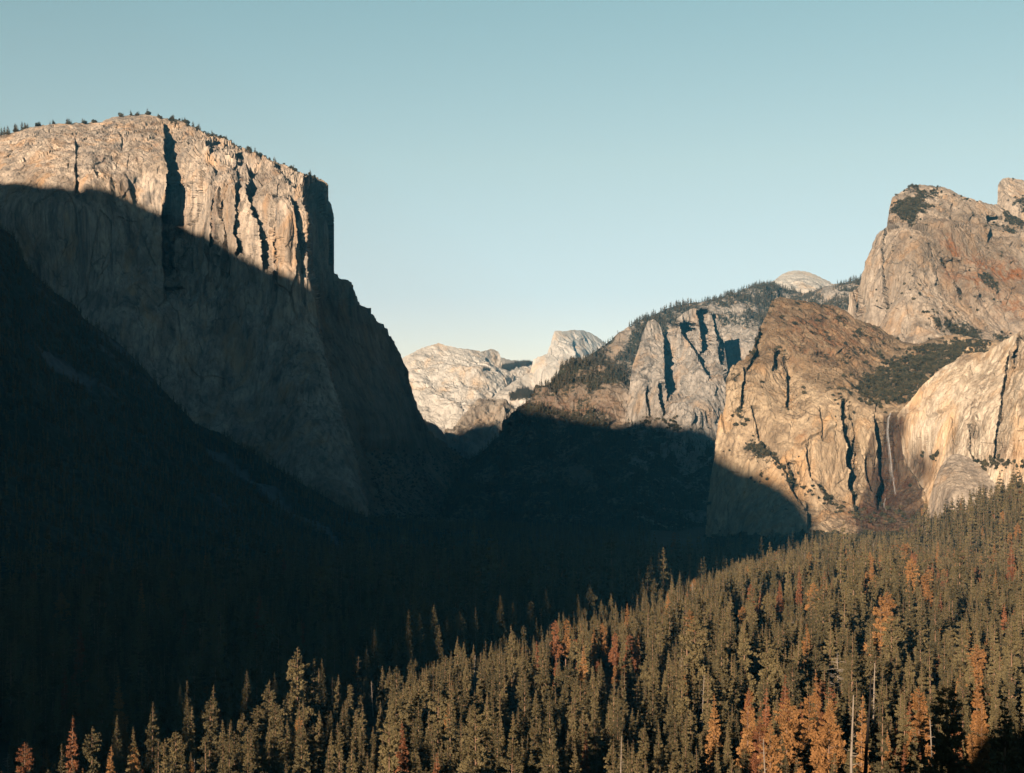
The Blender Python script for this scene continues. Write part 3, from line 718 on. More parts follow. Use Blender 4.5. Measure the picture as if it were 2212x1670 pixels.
# ------------------------------------------------------------------ ground sheet to the horizon
def build_ground():
    aa = np.concatenate([np.linspace(-pi, -0.55, 90, endpoint=False), np.linspace(-0.55, 0.55, 420, endpoint=False), np.linspace(0.55, pi, 91)])
    rr = np.concatenate([[0.5, 3, 8, 16, 28, 45, 65, 90], np.geomspace(120, 3500, 240), np.geomspace(3700, 24000, 24)])
    A, R = np.meshgrid(aa, rr)
    x = R * np.sin(A); y = R * np.cos(A)
    z = ground_z(x, y)
    # the far country beyond the valley lies at floor height and rises a little
    P = np.stack([x, y, z], -1)
    ny, nx = A.shape
    idx = np.arange(nx * ny).reshape(ny, nx)
    f = np.stack([idx[:-1, :-1], idx[:-1, 1:], idx[1:, 1:], idx[1:, :-1]], -1).reshape(-1, 4)
    o = add('ground', make_mesh('ground', P.reshape(-1, 3), f, [M_GROUND], True))
    tag(o, 'dark forest floor of the valley reaching to the horizon', 'ground', None, 'structure')


build_ground()

# ------------------------------------------------------------------ ridge behind the viewpoint that shades the valley
ua = np.array([cos(SUN_A), -sin(SUN_A)])          # sideways in the sun's view
wa = np.array([sin(SUN_A), cos(SUN_A)])           # along the light, on the map


def sun_uv(P):
    P = np.asarray(P, float)
    u = P[..., 0] * ua[0] + P[..., 1] * ua[1]
    ww = P[..., 0] * wa[0] + P[..., 1] * wa[1]
    return u, P[..., 2] * cos(SUN_E) + ww * sin(SUN_E)


def surf(name, qx, qy):
    S = SHEETS[name]
    d = (S['qx'] - qx) ** 2 + (S['qy'] - qy) ** 2
    return S['P'].reshape(-1, 3)[np.argmin(d)]


def tree_edge(qx, qy, H=30.0):
    """where the sight line through (qx,qy) meets the forest's top"""
    Y = np.linspace(320, 3000, 3000)
    p = ray(np.full_like(Y, qx), np.full_like(Y, qy), Y)
    g = ground_z(p[:, 0], p[:, 1]) + H
    i = np.argmax(p[:, 2] < g)
    return p[i]


EDGE = []
for qx, qy in [(955, 955), (985, 948), (1000, 944), (1015, 925), (1030, 914), (1055, 912), (1080, 915)]:
    EDGE.append(sun_uv(surf('brown_canyon_ridge', qx, qy)))
EDGE.append((-3530.0, 1400.0))
EDGE.append((-3300.0, 1390.0))
for nm, qx, qy in [('granite_cliff', 2, 392), ('granite_cliff', 60, 400), ('granite_cliff', 120, 408), ('granite_cliff', 230, 412), ('granite_cliff', 300, 435), ('granite_cliff', 345, 462), ('granite_cliff', 470, 520), ('granite_cliff', 560, 575), ('granite_cliff', 650, 608),
                   ('wooded_ridge', 1150, 896), ('wooded_ridge', 1230, 906), ('wooded_ridge', 1320, 925), ('granite_spires', 1380, 905), ('granite_spires', 1460, 918), ('granite_spires', 1530, 926),
                   ('waterfall_cliff', 1545, 1010), ('waterfall_cliff', 1600, 1040), ('waterfall_cliff', 1660, 1060), ('waterfall_cliff', 1720, 1110), ('waterfall_cliff', 1760, 1165)]:
    _e = sun_uv(surf(nm, qx, qy))
    EDGE.append((_e[0], _e[1] + (27 if nm == 'waterfall_cliff' else 0)))
for qx, qy in [(1400, 1330), (1180, 1380), (900, 1455), (760, 1530), (560, 1560), (330, 1560), (150, 1600), (20, 1640)]:
    EDGE.append(sun_uv(tree_edge(qx, qy, float(np.interp(qx, [20, 560, 780], [21, 19, 11])))))
E = np.array(sorted([(float(a), float(b)) for a, b in EDGE]))

Eu = np.concatenate([[-6500, -4700], E[:, 0], [-330, -250, -120]])
Ev = np.concatenate([[1700, 1680], E[:, 1], [-60, -110, -260]])
# smooth the measured crest a little and keep it falling towards the right
uu = np.linspace(-5200, -120, 700)
vv = np.interp(uu, Eu, Ev)
kk = np.hanning(15); kk /= kk.sum()
vv = np.convolve(np.pad(vv, 7, mode='edge'), kk, mode='valid')


def build_shade_ridge():
    ww = np.interp(uu, [-5200, -3300, -2300, -1000, -380, -120], [300, 300, -200, -1000, -1500, -1600])
    ww = ww + 120 * perlin(uu / 400, uu * 0, uu * 0 + 4)
    zc = (vv - ww * sin(SUN_E)) / cos(SUN_E)
    rag = 7 * fbm(uu / 40, uu * 0 + 1.7, uu * 0, 4) + 5 * np.maximum(0, perlin(uu / 9, uu * 0, uu * 0 + 8))
    zc = zc + rag
    c = np.linspace(-1, 1, 61)
    U, C = np.meshgrid(uu, c); W0 = np.broadcast_to(ww, U.shape); Z0 = np.broadcast_to(zc, U.shape)
    ext = np.where(C > 0, 0.75, 1.2) * (Z0 + 260)
    W = W0 + C * ext
    n = fbm(U / 300, W / 300, U * 0, 4)
    Z = Z0 - (Z0 + 260) * np.abs(C) ** 0.9 - np.abs(n) * 120 * sstep(0.04, 0.3, np.abs(C))
    x = U * ua[0] + W * wa[0]; y = U * ua[1] + W * wa[1]
    P = np.stack([x, y, Z], -1)
    ny, nx = U.shape
    idx = np.arange(nx * ny).reshape(ny, nx)
    f = np.stack([idx[:-1, :-1], idx[:-1, 1:], idx[1:, 1:], idx[1:, :-1]], -1).reshape(-1, 4)
    o = add('shading_ridge', make_mesh('shading_ridge', P.reshape(-1, 3), f, [M_SLOPE], True, {'talus': np.zeros(nx * ny)}))
    tag(o, 'wooded ridge behind the viewpoint whose shadow fills the valley', 'mountain', None, 'structure')


build_shade_ridge()

# ------------------------------------------------------------------ trees
def tube(pts, r0, r1, sides=6):
    pts = np.array(pts, float); n = len(pts)
    d = np.gradient(pts, axis=0); d /= np.linalg.norm(d, axis=1)[:, None] + 1e-9
    a = np.cross(d, [0.3, 0.9, 0.31]); a /= np.linalg.norm(a, axis=1)[:, None] + 1e-9
    b = np.cross(d, a)
    th = np.arange(sides) * 2 * pi / sides
    r = np.linspace(r0, r1, n)[:, None, None]
    V = pts[:, None] + r * (np.cos(th)[None, :, None] * a[:, None] + np.sin(th)[None, :, None] * b[:, None])
    i = np.arange(n * sides).reshape(n, sides)
    j = np.roll(i, -1, 1)
    return V.reshape(-1, 3), np.stack([i[:-1], j[:-1], j[1:], i[1:]], -1).reshape(-1, 4)


def merge(parts):
    V = []; Fq = []; o = 0
    for v, f in parts:
        V.append(v); Fq.append(f + o); o += len(v)
    return np.concatenate(V), np.concatenate(Fq)


def tufts(C, size, r, up=0.5, flat=1.6, D=None, W=1.0):
    """one bent leaf-spray quad at every centre of C"""
    n = len(C)
    d = r.normal(size=(n, 3))
    if D is not None: d = d * 0.55 + D
    d[:, 2] += up * 0.6
    d /= np.linalg.norm(d, axis=1)[:, None]
    e = np.cross(d, r.normal(size=(n, 3))); e /= np.linalg.norm(e, axis=1)[:, None] + 1e-9
    s = (size * r.uniform(0.6, 1.35, n) * W)[:, None]
    V = np.stack([C - d * s * 0.5 * flat, C + e * s * 0.45, C + d * s * 0.6 * flat, C - e * s * 0.45], 1)
    return V.reshape(-1, 3), np.arange(n * 4).reshape(n, 4)


def conifer(seed, H=34.0, R=4.6, base=0.12, shape=1.0, nb=120, per=16, size=0.95, round_=0.0, gap=0.0, droop=0.25, lump=0.25, tier=0.8):
    """trunk and crown of one conifer"""
    r = np.random.default_rng(seed)
    lean = r.normal(size=2) * 0.008 * H
    zz = np.linspace(0, 1, 9)
    tp = np.stack([lean[0] * zz ** 2, lean[1] * zz ** 2, zz * H], 1)
    parts = [tube(tp, 0.013 * H, 0.0012 * H, 7)]
    C = []; Dn = []
    ks = base + (1 - base) * (np.arange(nb) + r.uniform(0, 1, nb)) / nb
    bulge = 1 + lump * np.sin(ks * r.uniform(9, 16) + r.uniform(0, 6)) * 0.6
    nt_ = max(10, int(nb / 7)); tj = r.uniform(-.3, .3, nt_ + 1)
    ti = np.clip(((ks - base) / (1 - base) * nt_).astype(int), 0, nt_)
    ks = np.where(r.uniform(size=nb) < tier, base + (1 - base) * (ti + 0.5 + tj[ti]) / nt_ + r.normal(size=nb) * 0.003, ks)
    ks = np.clip(ks, base, 0.985)
    for k, bl in zip(ks, bulge):
        t = (k - base) / (1 - base)
        if r.uniform() < gap: continue
        prof = (1 - t) ** shape
        if round_: prof = prof * (1 - round_) + round_ * math.sqrt(max(0, 1 - (2 * t - 0.75) ** 2 / 1.6)) * (1 if t < .97 else .4)
        prof *= min(1, 0.45 + t * 5)
        ln = R * prof * bl * r.uniform(0.62, 1.12) + 0.18
        az = r.uniform(0, 2 * pi)
        z0 = k * H
        dv = np.array([cos(az), sin(az), 0])
        m = max(3, int(per * (0.35 + ln / R)))
        q = r.uniform(0.12, 1.0, m) ** 0.75
        rise = 0.30 if t > 0.6 else -droop * (1 - t)
        c = np.zeros((m, 3))
        wdt = 0.30 * ln * q * (1.15 - q)
        side = np.array([-sin(az), cos(az), 0])
        c += dv * (q * ln)[:, None] + side * (r.normal(size=m) * wdt * 1.3)[:, None]
        c[:, 2] = z0 + rise * ln * q + 0.10 * ln * np.sin(q * 3) + r.normal(size=m) * 0.07 * ln
        c[:, :2] += lean * k ** 2
        C.append(c); Dn.append(np.tile(dv * 0.8 + np.array([0, 0, 0.25]), (m, 1)))
        if ln > 0.5 * R and r.uniform() < 0.5:
            parts.append(tube([[lean[0] * k * k, lean[1] * k * k, z0], list(dv * ln * 0.5 + np.array([0, 0, z0 + rise * ln * .5])), list(dv * ln * 0.9 + np.array([0, 0, z0 + rise * ln]))], 0.06 + ln * .012, 0.02, 3))
    C.append(np.stack([lean[0] + r.normal(size=8) * .06, lean[1] + r.normal(size=8) * .06, H * (1 - np.linspace(-0.012, 0.05, 8))], 1)); Dn.append(np.tile([0, 0, 1.5], (8, 1)))
    C = np.concatenate(C); Dn = np.concatenate(Dn)
    top = np.clip((1.03 - C[:, 2] / H) / 0.30, 0.45, 1.0)
    return merge(parts), tufts(C, size, r, D=Dn, W=top)


def snag(seed, H=26.0, nb=26, blen=2.6, r0=0.42, broken=True, curl=0.3, lo=0.25):
    r = np.random.default_rng(seed)
    zz = np.linspace(0, 1, 10)
    wob = np.cumsum(r.normal(size=(10, 2)) * 0.05, axis=0)
    tp = np.stack([wob[:, 0], wob[:, 1], zz * H], 1)
    tr = tube(tp, r0, 0.10 if broken else 0.03, 8)
    br = []
    for i in range(nb):
        k = r.uniform(lo, 0.97) ** 0.8; az = r.uniform(0, 2 * pi); ln = blen * (1.15 - k) * r.uniform(0.5, 1.6)
        z0 = k * H; d = np.array([cos(az), sin(az), 0])
        s = np.array([np.interp(k, zz, tp[:, 0]), np.interp(k, zz, tp[:, 1]), z0])
        b1 = s + d * ln * 0.5 + np.array([0, 0, r.uniform(-0.2, 0.25) * ln]); b2 = s + d * ln + np.array([0, 0, r.uniform(-.1, .5) * ln * curl * 2]) + np.array([-d[1], d[0], 0]) * ln * r.normal() * .15
        br.append(tube([s, b1, b2], 0.09, 0.025, 4))
        if r.uniform() < .5:
            b3 = b1 + (b2 - s) * .35 + np.array([-d[1], d[0], 0]) * ln * r.uniform(-.4, .4); br.append(tube([b1, b3], 0.04, 0.015, 3))
    br.append(tube([[0, 0, H * 0.05], [tp[5][0], tp[5][1], H * 0.55], [tp[9][0], tp[9][1], H * 0.97]], r0 * 0.35, 0.03, 4))  # unseen core added inside the trunk, tying the branches together
    return tr, merge(br)


def bush(seed, R=4.0, n=260, size=1.1):
    r = np.random.default_rng(seed)
    C = []
    for k in range(7):
        c0 = np.array([*(r.normal(size=2) * R * 0.36), R * r.uniform(0.5, 1.05)])
        p = r.normal(size=(n // 7, 3)); p /= np.linalg.norm(p, axis=1)[:, None]
        C.append(c0 + p * R * r.uniform(0.32, 0.55) * r.uniform(0.75, 1.05, (n // 7, 1)))
    C = np.concatenate(C)
    parts = [tube([[0, 0, -0.5], [0.1, 0, R * .5], [0.25, 0.1, R * 0.95]], 0.07 * R, 0.03 * R, 6)]
    for i in range(4):
        a = r.uniform(0, 6.28); parts.append(tube([[0.05, 0, R * .35], [cos(a) * R * .3, sin(a) * R * .3, R * .8], [cos(a) * R * .5, sin(a) * R * .5, R * 1.05]], 0.04 * R, 0.015 * R, 4))
    return merge(parts), tufts(C, size, r, flat=1.2)


KINDS = {}   # name -> dict(trunk mesh, crown mesh, joined mesh, height, radius)


def reg(name, tc_, bark, leaf, H, R):
    (tv, tf), (cv, cf) = tc_
    t = make_mesh(name + '_trunk', tv, tf, [bark]); c = make_mesh(name + '_crown', cv, cf, [leaf])
    j = make_mesh(name + '_whole', np.concatenate([tv, cv]), [tf, cf + len(tv)], [bark, leaf])
    KINDS[name] = dict(t=t, c=c, j=j, H=H, R=R)


G = dict(
    fir=dict(H=34, R=4.9, base=0.06, shape=0.86, nb=200, per=52, size=0.52, droop=0.3, lump=0.14),
    slim=dict(H=32, R=3.6, base=0.06, shape=0.86, nb=180, per=42, size=0.50, droop=0.35, lump=0.16),
    pine=dict(H=34, R=4.6, base=0.28, shape=0.7, nb=120, per=60, size=0.55, droop=0.1, lump=0.6, round_=0.35, gap=0.12, tier=0.25),
    broad=dict(H=30, R=5.2, base=0.16, shape=0.6, nb=140, per=60, size=0.56, droop=0.15, lump=0.5, round_=0.4, gap=0.06, tier=0.2),
    thin=dict(H=32, R=3.4, base=0.22, shape=0.6, nb=90, per=36, size=0.48, droop=0.05, lump=0.8, round_=0.2, gap=0.3))
for i, (kn, kw) in enumerate(G.items()):
    for v in range(3 if kn in ('fir', 'pine') else 2):
        tcv = conifer(100 * i + v, **kw)
        nm = '%s%d' % (kn, v)
        reg('green_' + nm, tcv, M_BARK, M_NEEDLE, kw['H'], kw['R'])
        if kn in ('pine', 'broad', 'fir', 'slim') and v < 2:
            reg('gold_' + nm, tcv, M_BARK, M_GOLD, kw['H'], kw['R'])
            if kn != 'broad': reg('rust_' + nm, tcv, M_BARK, M_RUST, kw['H'], kw['R'])
for v in range(3):
    reg('low_%d' % v, conifer(900 + v, H=30, R=4.1 + .5 * v, base=0.06, shape=0.85, nb=76, per=13, size=1.05), M_BARK, M_NEEDLE, 30, 4)
    reg('dist_%d' % v, conifer(950 + v, H=30, R=4.2 + .5 * v, base=0.06, shape=0.7, nb=30, per=6, size=2.2), M_BARK, M_DISTN, 30, 4)
for v in range(3):
    reg('bush_%d' % v, bush(40 + v), M_BARK, M_SHRUB, 5.5, 4)


def regsnag(name, tb, mat, H):
    (tv, tf), (bv, bf) = tb
    KINDS[name] = dict(t=make_mesh(name + '_trunk', tv, tf, [mat]), c=make_mesh(name + '_branches', bv, bf, [mat]), j=make_mesh(name + '_whole', *merge([tb[0], tb[1]]), [mat]), H=H, R=1.5)


regsnag('snag_0', snag(1, 24, 30, 2.6, 0.38), M_DEAD, 24)
regsnag('snag_1', snag(2, 28, 30, 2.2, 0.24), M_DEAD, 28)
regsnag('snag_4', snag(5, 34, 26, 2.6, 0.50), M_DEAD, 34)
regsnag('snag_2', snag(3, 22, 60, 4.6, 0.34, False, 0.15, 0.45), M_DEAD, 22)
regsnag('snag_3', snag(4, 32, 34, 3.2, 0.5, True), M_CHAR, 32)


def thing(kind, name, loc, scale, rz, label, cat, group, parts=('trunk', 'crown'), sxy=1.0):
    k = KINDS[kind]
    e = bpy.data.objects.new(name, None)
    e.empty_display_size = 2
    tl = 0.035 if 'snag' in kind else 0.0
    e.location = loc; e.rotation_euler = (tl * sin(rz * 5), tl * cos(rz * 3), rz); e.scale = (scale * sxy, scale * sxy, scale)
    COL.objects.link(e)
    tag(e, label, cat, group)
    for pn, me in zip(parts, (k['t'], k['c'])):
        o = bpy.data.objects.new(pn, me); COL.objects.link(o); o.parent = e
    return e


SRC = {}


def stuff(name, P, kinds, idx, scl, rot, label, cat):
    """many plants as one object: points that carry instances of the tree meshes"""
    key = tuple(kinds)
    if key not in SRC:
        c = bpy.data.collections.new('plants_%d' % len(SRC))
        for i, k in enumerate(kinds):
            c.objects.link(bpy.data.objects.new('s%02d_%d_' % (i, len(SRC)) + k, KINDS[k]['j']))
        SRC[key] = c
    me = bpy.data.meshes.new(name)
    me.vertices.add(len(P)); me.vertices.foreach_set('co', np.ascontiguousarray(P, np.float32).ravel())
    for nm, ty, v in (('idx', 'INT', idx), ('scl', 'FLOAT', scl), ('rot', 'FLOAT', rot)):
        at = me.attributes.new(nm, ty, 'POINT')
        at.data.foreach_set('value', np.ascontiguousarray(v, np.int32 if ty == 'INT' else np.float32))
    o = add(name, me)
    g = bpy.data.node_groups.new(name, 'GeometryNodeTree')
    g.interface.new_socket('Geometry', in_out='INPUT', socket_type='NodeSocketGeometry')
    g.interface.new_socket('Geometry', in_out='OUTPUT', socket_type='NodeSocketGeometry')
    N_ = g.nodes
    gi = N_.new('NodeGroupInput'); go = N_.new('NodeGroupOutput')
    m2p = N_.new('GeometryNodeMeshToPoints'); iop = N_.new('GeometryNodeInstanceOnPoints'); ci = N_.new('GeometryNodeCollectionInfo')
    ci.inputs['Collection'].default_value = SRC[key]; ci.inputs['Separate Children'].default_value = True; ci.inputs['Reset Children'].default_value = True

    def na(nm, ty):
        a = N_.new('GeometryNodeInputNamedAttribute'); a.data_type = ty; a.inputs[0].default_value = nm; return a.outputs[0]
    cx = N_.new('ShaderNodeCombineXYZ')
    lk = g.links.new
    lk(gi.outputs[0], m2p.inputs[0]); lk(m2p.outputs[0], iop.inputs['Points']); lk(ci.outputs[0], iop.inputs['Instance'])
    iop.inputs['Pick Instance'].default_value = True
    lk(na('idx', 'INT'), iop.inputs['Instance Index']); lk(na('scl', 'FLOAT'), iop.inputs['Scale'])
    lk(na('rot', 'FLOAT'), cx.inputs['Z']); lk(cx.outputs[0], iop.inputs['Rotation'])
    lk(iop.outputs[0], go.inputs[0])
    md = o.modifiers.new('scatter', 'NODES'); md.node_group = g
    tag(o, label, cat, None, 'stuff')
    return o


reg('big_pine', conifer(333, H=46, R=7.2, base=0.12, shape=0.62, nb=300, per=110, size=0.5, tier=0.0, gap=0.30, lump=0.5, round_=0.25), M_BARK, M_NEEDLE, 46, 7)

# ---- scatter of the valley forest
def fringe_y(qx):
    return np.interp(qx, [0, 150, 330, 460, 560, 700, 750, 830, 900, 1000, 1070, 1105, 1170, 1200, 1300, 1400, 1530, 1590, 1650, 1780, 1900, 2000, 2100, 2212],
                     [1640, 1550, 1540, 1520, 1550, 1570, 1520, 1470, 1450, 1450, 1420, 1400, 1400, 1350, 1370, 1330, 1260, 1215, 1195, 1170, 1105, 1100, 1020, 1000])


def project(P):
    return (512 + F * P[..., 0] / P[..., 1]) / K, (HOR - F * P[..., 2] / P[..., 1]) / K


def scatter(sp, y0, y1, seed):
    r = np.random.default_rng(seed)
    xs = np.arange(-0.55 * y1 - 60, 0.55 * y1 + 60, sp); ys = np.arange(y0, y1, sp)
    X, Y_ = np.meshgrid(xs, ys)
    X = X + r.uniform(-.48, .48, X.shape) * sp; Y_ = Y_ + r.uniform(-.48, .48, X.shape) * sp
    m = np.abs(X) < 0.50 * Y_ + 60
    return X[m], Y_[m], r


x1, y1, r1 = scatter(10.0, 395, 2560, 11)
z1 = ground_z(x1, y1)
u_, v_ = sun_uv(np.stack([x1, y1, z1 + 30], -1))
lit = v_ > np.interp(u_, uu, vv) - 12
h1 = 33 * np.exp(r1.normal(size=len(x1)) * 0.26) * (0.82 + 0.22 * sstep(500, 900, y1))
h1 = np.where(y1 < 620, h1 * 0.85, h1)
clear = fbm(x1 / 70, y1 / 70, x1 * 0, 3)
qx_, qy_ = project(np.stack([x1, y1, z1 + h1], -1))
keep = (clear > -0.42) & (r1.uniform(size=len(x1)) < 0.93)
# fewer trees on the near slope at the lower left
near_left = (qx_ < 720) & (y1 < 900)
keep &= ~(near_left & (clear > 0.05) & (r1.uniform(size=len(x1)) < 0.5))
keep &= ~((y1 < 470) & (r1.uniform(size=len(x1)) < 0.35))
# nothing may stand inside the rock
hid = (y1 > 2380) & (x1 < 560)
keep &= ~hid
keep &= (lit | (y1 < 1500) | (r1.uniform(size=len(x1)) < 0.45))
x1, y1, z1, h1, qx_, qy_, lit = [a[keep] for a in (x1, y1, z1, h1, qx_, qy_, lit)]
n1 = len(x1)
gold_p = 0.024 + 0.35 * blob(qx_, qy_, 1240, 1370, 60, 30) + 0.55 * blob(qx_, qy_, 1330, 1400, 40, 40) + 0.24 * blob(qx_, qy_, 2000, 1230, 140, 50) + 0.55 * blob(qx_, qy_, 1720, 1530, 110, 70) + 0.35 * blob(qx_, qy_, 1980, 1560, 160, 60) + 0.45 * blob(qx_, qy_, 200, 1640, 130, 60) + .07 * blob(qx_, qy_, 2150, 1350, 80, 200)
tone = r1.uniform(size=n1)
colr = np.where(tone < gold_p * 0.62, 1, np.where(tone < gold_p, 2, 0))
ALLK = [k for k in KINDS if k.split('_')[0] in ('green', 'gold', 'rust')] + ['snag_0', 'snag_1', 'snag_2', 'low_0', 'low_1', 'low_2']
GREEN = [k for k in ALLK if k.startswith('green')]; GOLD = [k for k in ALLK if k.startswith('gold')]; RUSTK = [k for k in ALLK if k.startswith('rust')]
wts = np.array([{'f': 4.0, 's': 3.0, 'p': 1.0, 'b': 0.5, 't': 0.6}[k.split('_')[1][0]] for k in GREEN]); wts /= wts.sum()
kind1 = np.array([r1.choice(GREEN, p=wts) if c == 0 else (r1.choice(GOLD) if c == 1 else r1.choice(RUSTK)) for c in colr], dtype=object)
dead = (r1.uniform(size=n1) < 0.012) & lit
kind1[dead] = r1.choice(['snag_0', 'snag_1', 'snag_2'], dead.sum())
far = (y1 > 1700) | (~lit & (y1 > 1300))
kind1[far & (colr == 0) & ~dead] = r1.choice(['low_0', 'low_1', 'low_2'], (far & (colr == 0) & ~dead).sum())
h1[dead] *= 0.9
print('forest', n1)

# hand placed trees: top survey point, forward distance, height, kind, label
HAND = [
    (1105, 1350, 900, 44, 'green_slim0', 'tall narrow conifer spire standing highest against the dark valley'),
    (772, 1416, 800, 46, 'green_thin0', 'ragged thin-crowned conifer at the left end of the sunlit rise'),
    (826, 1438, 790, 44, 'green_fir0', 'broad pointed fir just behind the ragged thin conifer'),
    (452, 1508, 520, 40, 'green_pine1', 'tall bushy pine with a flat tufted top among small trees at lower left'),
    (155, 1548, 480, 30, 'rust_slim0', 'rust red dying conifer with bare trunk showing at lower left'),
    (329, 1517, 560, 22, 'green_fir1', 'small pointed conifer with lit tip alone in the dark at lower left'),
    (412, 1525, 600, 24, 'green_slim1', 'slim lit conifer between the lone small one and the tall bushy pine'),
    (557, 1522, 640, 22, 'green_broad0', 'short rounded conifer lit against the dark to the side of the bushy pine'),
    (113, 1530, 620, 20, 'green_slim0', 'dim slender conifer tip above the dead rust red tree'),
    (268, 1540, 600, 22, 'gold_pine0', 'small tan tufted pine near the rust red tree'),
    (54, 1605, 430, 24, 'rust_pine0', 'dull brown pine in half shade at the far lower left corner'),
    (240, 1610, 440, 26, 'gold_fir0', 'bright orange pointed pine at the bottom left of the view'),
    (290, 1607, 440, 30, 'gold_pine1', 'brightest orange pine of the lower left corner'),
    (355, 1608, 450, 26, 'green_slim0', 'slim grey green conifer beside the brightest orange pine'),
    (690, 1590, 560, 34, 'green_fir2', 'full green fir near the bottom edge below the dark valley'),
    (1200, 1340, 1000, 36, 'rust_pine0', 'rust brown pine in the clump at the top of the sunlit wood'),
    (1222, 1338, 1010, 42, 'gold_pine1', 'tall tan dying pine in the rust brown clump'),
    (1283, 1355, 1000, 32, 'gold_fir1', 'orange pointed pine beside a gap in the sunlit wood edge'),
    (1305, 1350, 1030, 32, 'gold_pine0', 'orange round-topped pine behind the pointed orange one'),
    (1328, 1365, 980, 34, 'rust_pine1', 'dark rust pine with full rounded crown on the wood edge'),
    (1378, 1370, 1000, 34, 'gold_slim0', 'narrow orange pine at the right end of the dying group'),
    (1238, 1352, 960, 40, 'green_fir0', 'green fir standing in front of the dying pines'),
    (1580, 1207, 1420, 44, 'green_fir1', 'tall symmetrical fir tip at the corner of the sunlit wood'),
    (1605, 1218, 1400, 38, 'green_slim1', 'slim fir right next to the tall corner fir'),
    (1648, 1188, 1450, 46, 'green_fir2', 'highest fir of the row below the cliff shadow'),
    (1672, 1195, 1440, 40, 'green_fir0', 'second fir of the row below the cliff shadow'),
    (1702, 1190, 1460, 42, 'green_fir1', 'third fir of the row below the cliff shadow'),
    (1642, 1275, 1280, 40, 'rust_slim0', 'red orange dead fir standing in front of green firs'),
    (1684, 1252, 1340, 30, 'rust_fir0', 'short red conifer between two green firs'),
    (1726, 1222, 1380, 38, 'rust_slim1', 'rust red slender conifer below the shaded gully'),
    (1543, 1500, 560, 42, 'gold_fir0', 'big pointed golden fir with layered branches'),
    (1615, 1525, 520, 40, 'gold_pine0', 'orange pine beside the big golden fir'),
    (1640, 1560, 500, 34, 'rust_pine1', 'darker orange pine low beside the golden fir'),
    (1700, 1508, 520, 40, 'gold_broad0', 'wide bright orange pine in front of the wood'),
    (1745, 1500, 500, 42, 'gold_pine1', 'tall bright orange pine next to the pale dead trunk'),
    (1790, 1530, 470, 36, 'gold_broad1', 'rounded orange pine behind the pale dead trunk'),
    (1665, 1575, 450, 32, 'gold_broad0', 'low orange pine crown at the bottom edge'),
    (1860, 1500, 480, 36, 'gold_slim1', 'narrow orange pine just behind the burnt trunk'),
    (1905, 1515, 440, 36, 'green_thin1', 'sparse green pine with drooping branches beside the burnt trunk'),
    (1985, 1485, 520, 42, 'gold_pine0', 'orange and green pine left of the large shaded pine'),
    (2110, 1455, 620, 40, 'gold_slim0', 'orange topped slender fir above the shaded pines'),
    (2120, 1500, 520, 38, 'gold_fir1', 'golden fir between the two dark shaded pines'),
    (1222, 1610, 520, 26, 'green_slim1', 'small open blue-green spruce at the bottom edge'),
    (1264, 1578, 540, 36, 'rust_slim1', 'shaggy rust orange spruce at the bottom edge'),
    (1290, 1590, 560, 34, 'green_thin0', 'grey thin conifer beside the shaggy rust spruce'),
]
SNAGS = [
    (1023, 1414, 860, 32, 'snag_0', 'pale bare snag with crooked branches above the wood edge'),
    (1833, 1500, 330, 34, 'snag_4', 'tall pale barkless trunk in the lower foreground'),
    (1856, 1455, 300, 44, 'snag_3', 'black burnt trunk beside the pale barkless one'),
    (1815, 1408, 700, 26, 'snag_2', 'dead tree with fanned bare branches in the middle of the wood'),
    (1884, 1430, 640, 30, 'snag_1', 'thin straight bare trunk behind the burnt one'),
    (1660, 1595, 420, 26, 'snag_1', 'short thin bare pole among the orange pines'),
    (2178, 1555, 420, 22, 'snag_0', 'small forked bare tree near the shaded pines'),
    (1110, 1440, 860, 26, 'snag_1', 'thin bare pole just below the tall spire conifer'),
    (806, 1470, 800, 34, 'snag_0', 'bare grey pole leaning on the ragged thin conifer'),
    (1340, 1590, 520, 26, 'snag_1', 'thin white pole in the bottom middle of the wood'),
]
DARK = [
    (2052, 1478, 255, 48, 'big_pine', 1.0, 'large dark pine in shade with a visible leaning trunk'),
    (2170, 1500, 250, 46, 'green_fir1', 1.25, 'dark shaded fir at the lower right corner'),
    (2215, 1560, 240, 40, 'green_fir0', 1.2, 'dark shaded fir cut by the picture edge'),
]
taken_xy = []


def place_top(qx, qy, Y):
    p = ray(qx, qy, float(Y)); g = float(ground_z(np.array(p[0]), np.array(p[1])))
    return p, g


def single(kind, label, cat, group, p, g, seed, parts, wide=1.0, name=None):
    k = KINDS[kind]; hh = p[2] - g; sc_ = hh / k['H']
    sx = min(1.0, 36.0 / hh + 0.12) if hh > 36 else 1.0
    thing(kind, name, (p[0], p[1], g - 0.3), sc_, (seed * 2.399) % 6.28, label, cat, group, parts, sx * wide)
    taken_xy.append((p[0], p[1]))


NAMEOF = {'green': ('conifer_tree', 'conifer'), 'gold': ('golden_conifer', 'conifer'), 'rust': ('rusty_conifer', 'conifer')}
for i, (qx, qy, Y, H, kd, lab) in enumerate(HAND):
    p, g = place_top(qx, qy, Y)
    c_ = kd.split('_')[0]
    single(kd, lab, NAMEOF[c_][1], {'green': 'green conifers of the valley forest', 'gold': 'golden dying conifers of the forest', 'rust': 'rusty dead conifers of the forest'}[c_], p, g, i, ('trunk', 'crown'), name=NAMEOF[c_][0])
for i, (qx, qy, Y, H, kd, lab) in enumerate(SNAGS):
    p, g = place_top(qx, qy, Y)
    hh = p[2] - g
    sc_ = hh / KINDS[kd]['H']
    thing(kd, 'dead_snag', (p[0], p[1], g - 0.3), sc_, i * 1.7, lab, 'dead tree', 'dead snags standing in the forest', ('trunk', 'branches'), 1.0 if Y < 400 else 1.25)
    taken_xy.append((p[0], p[1]))
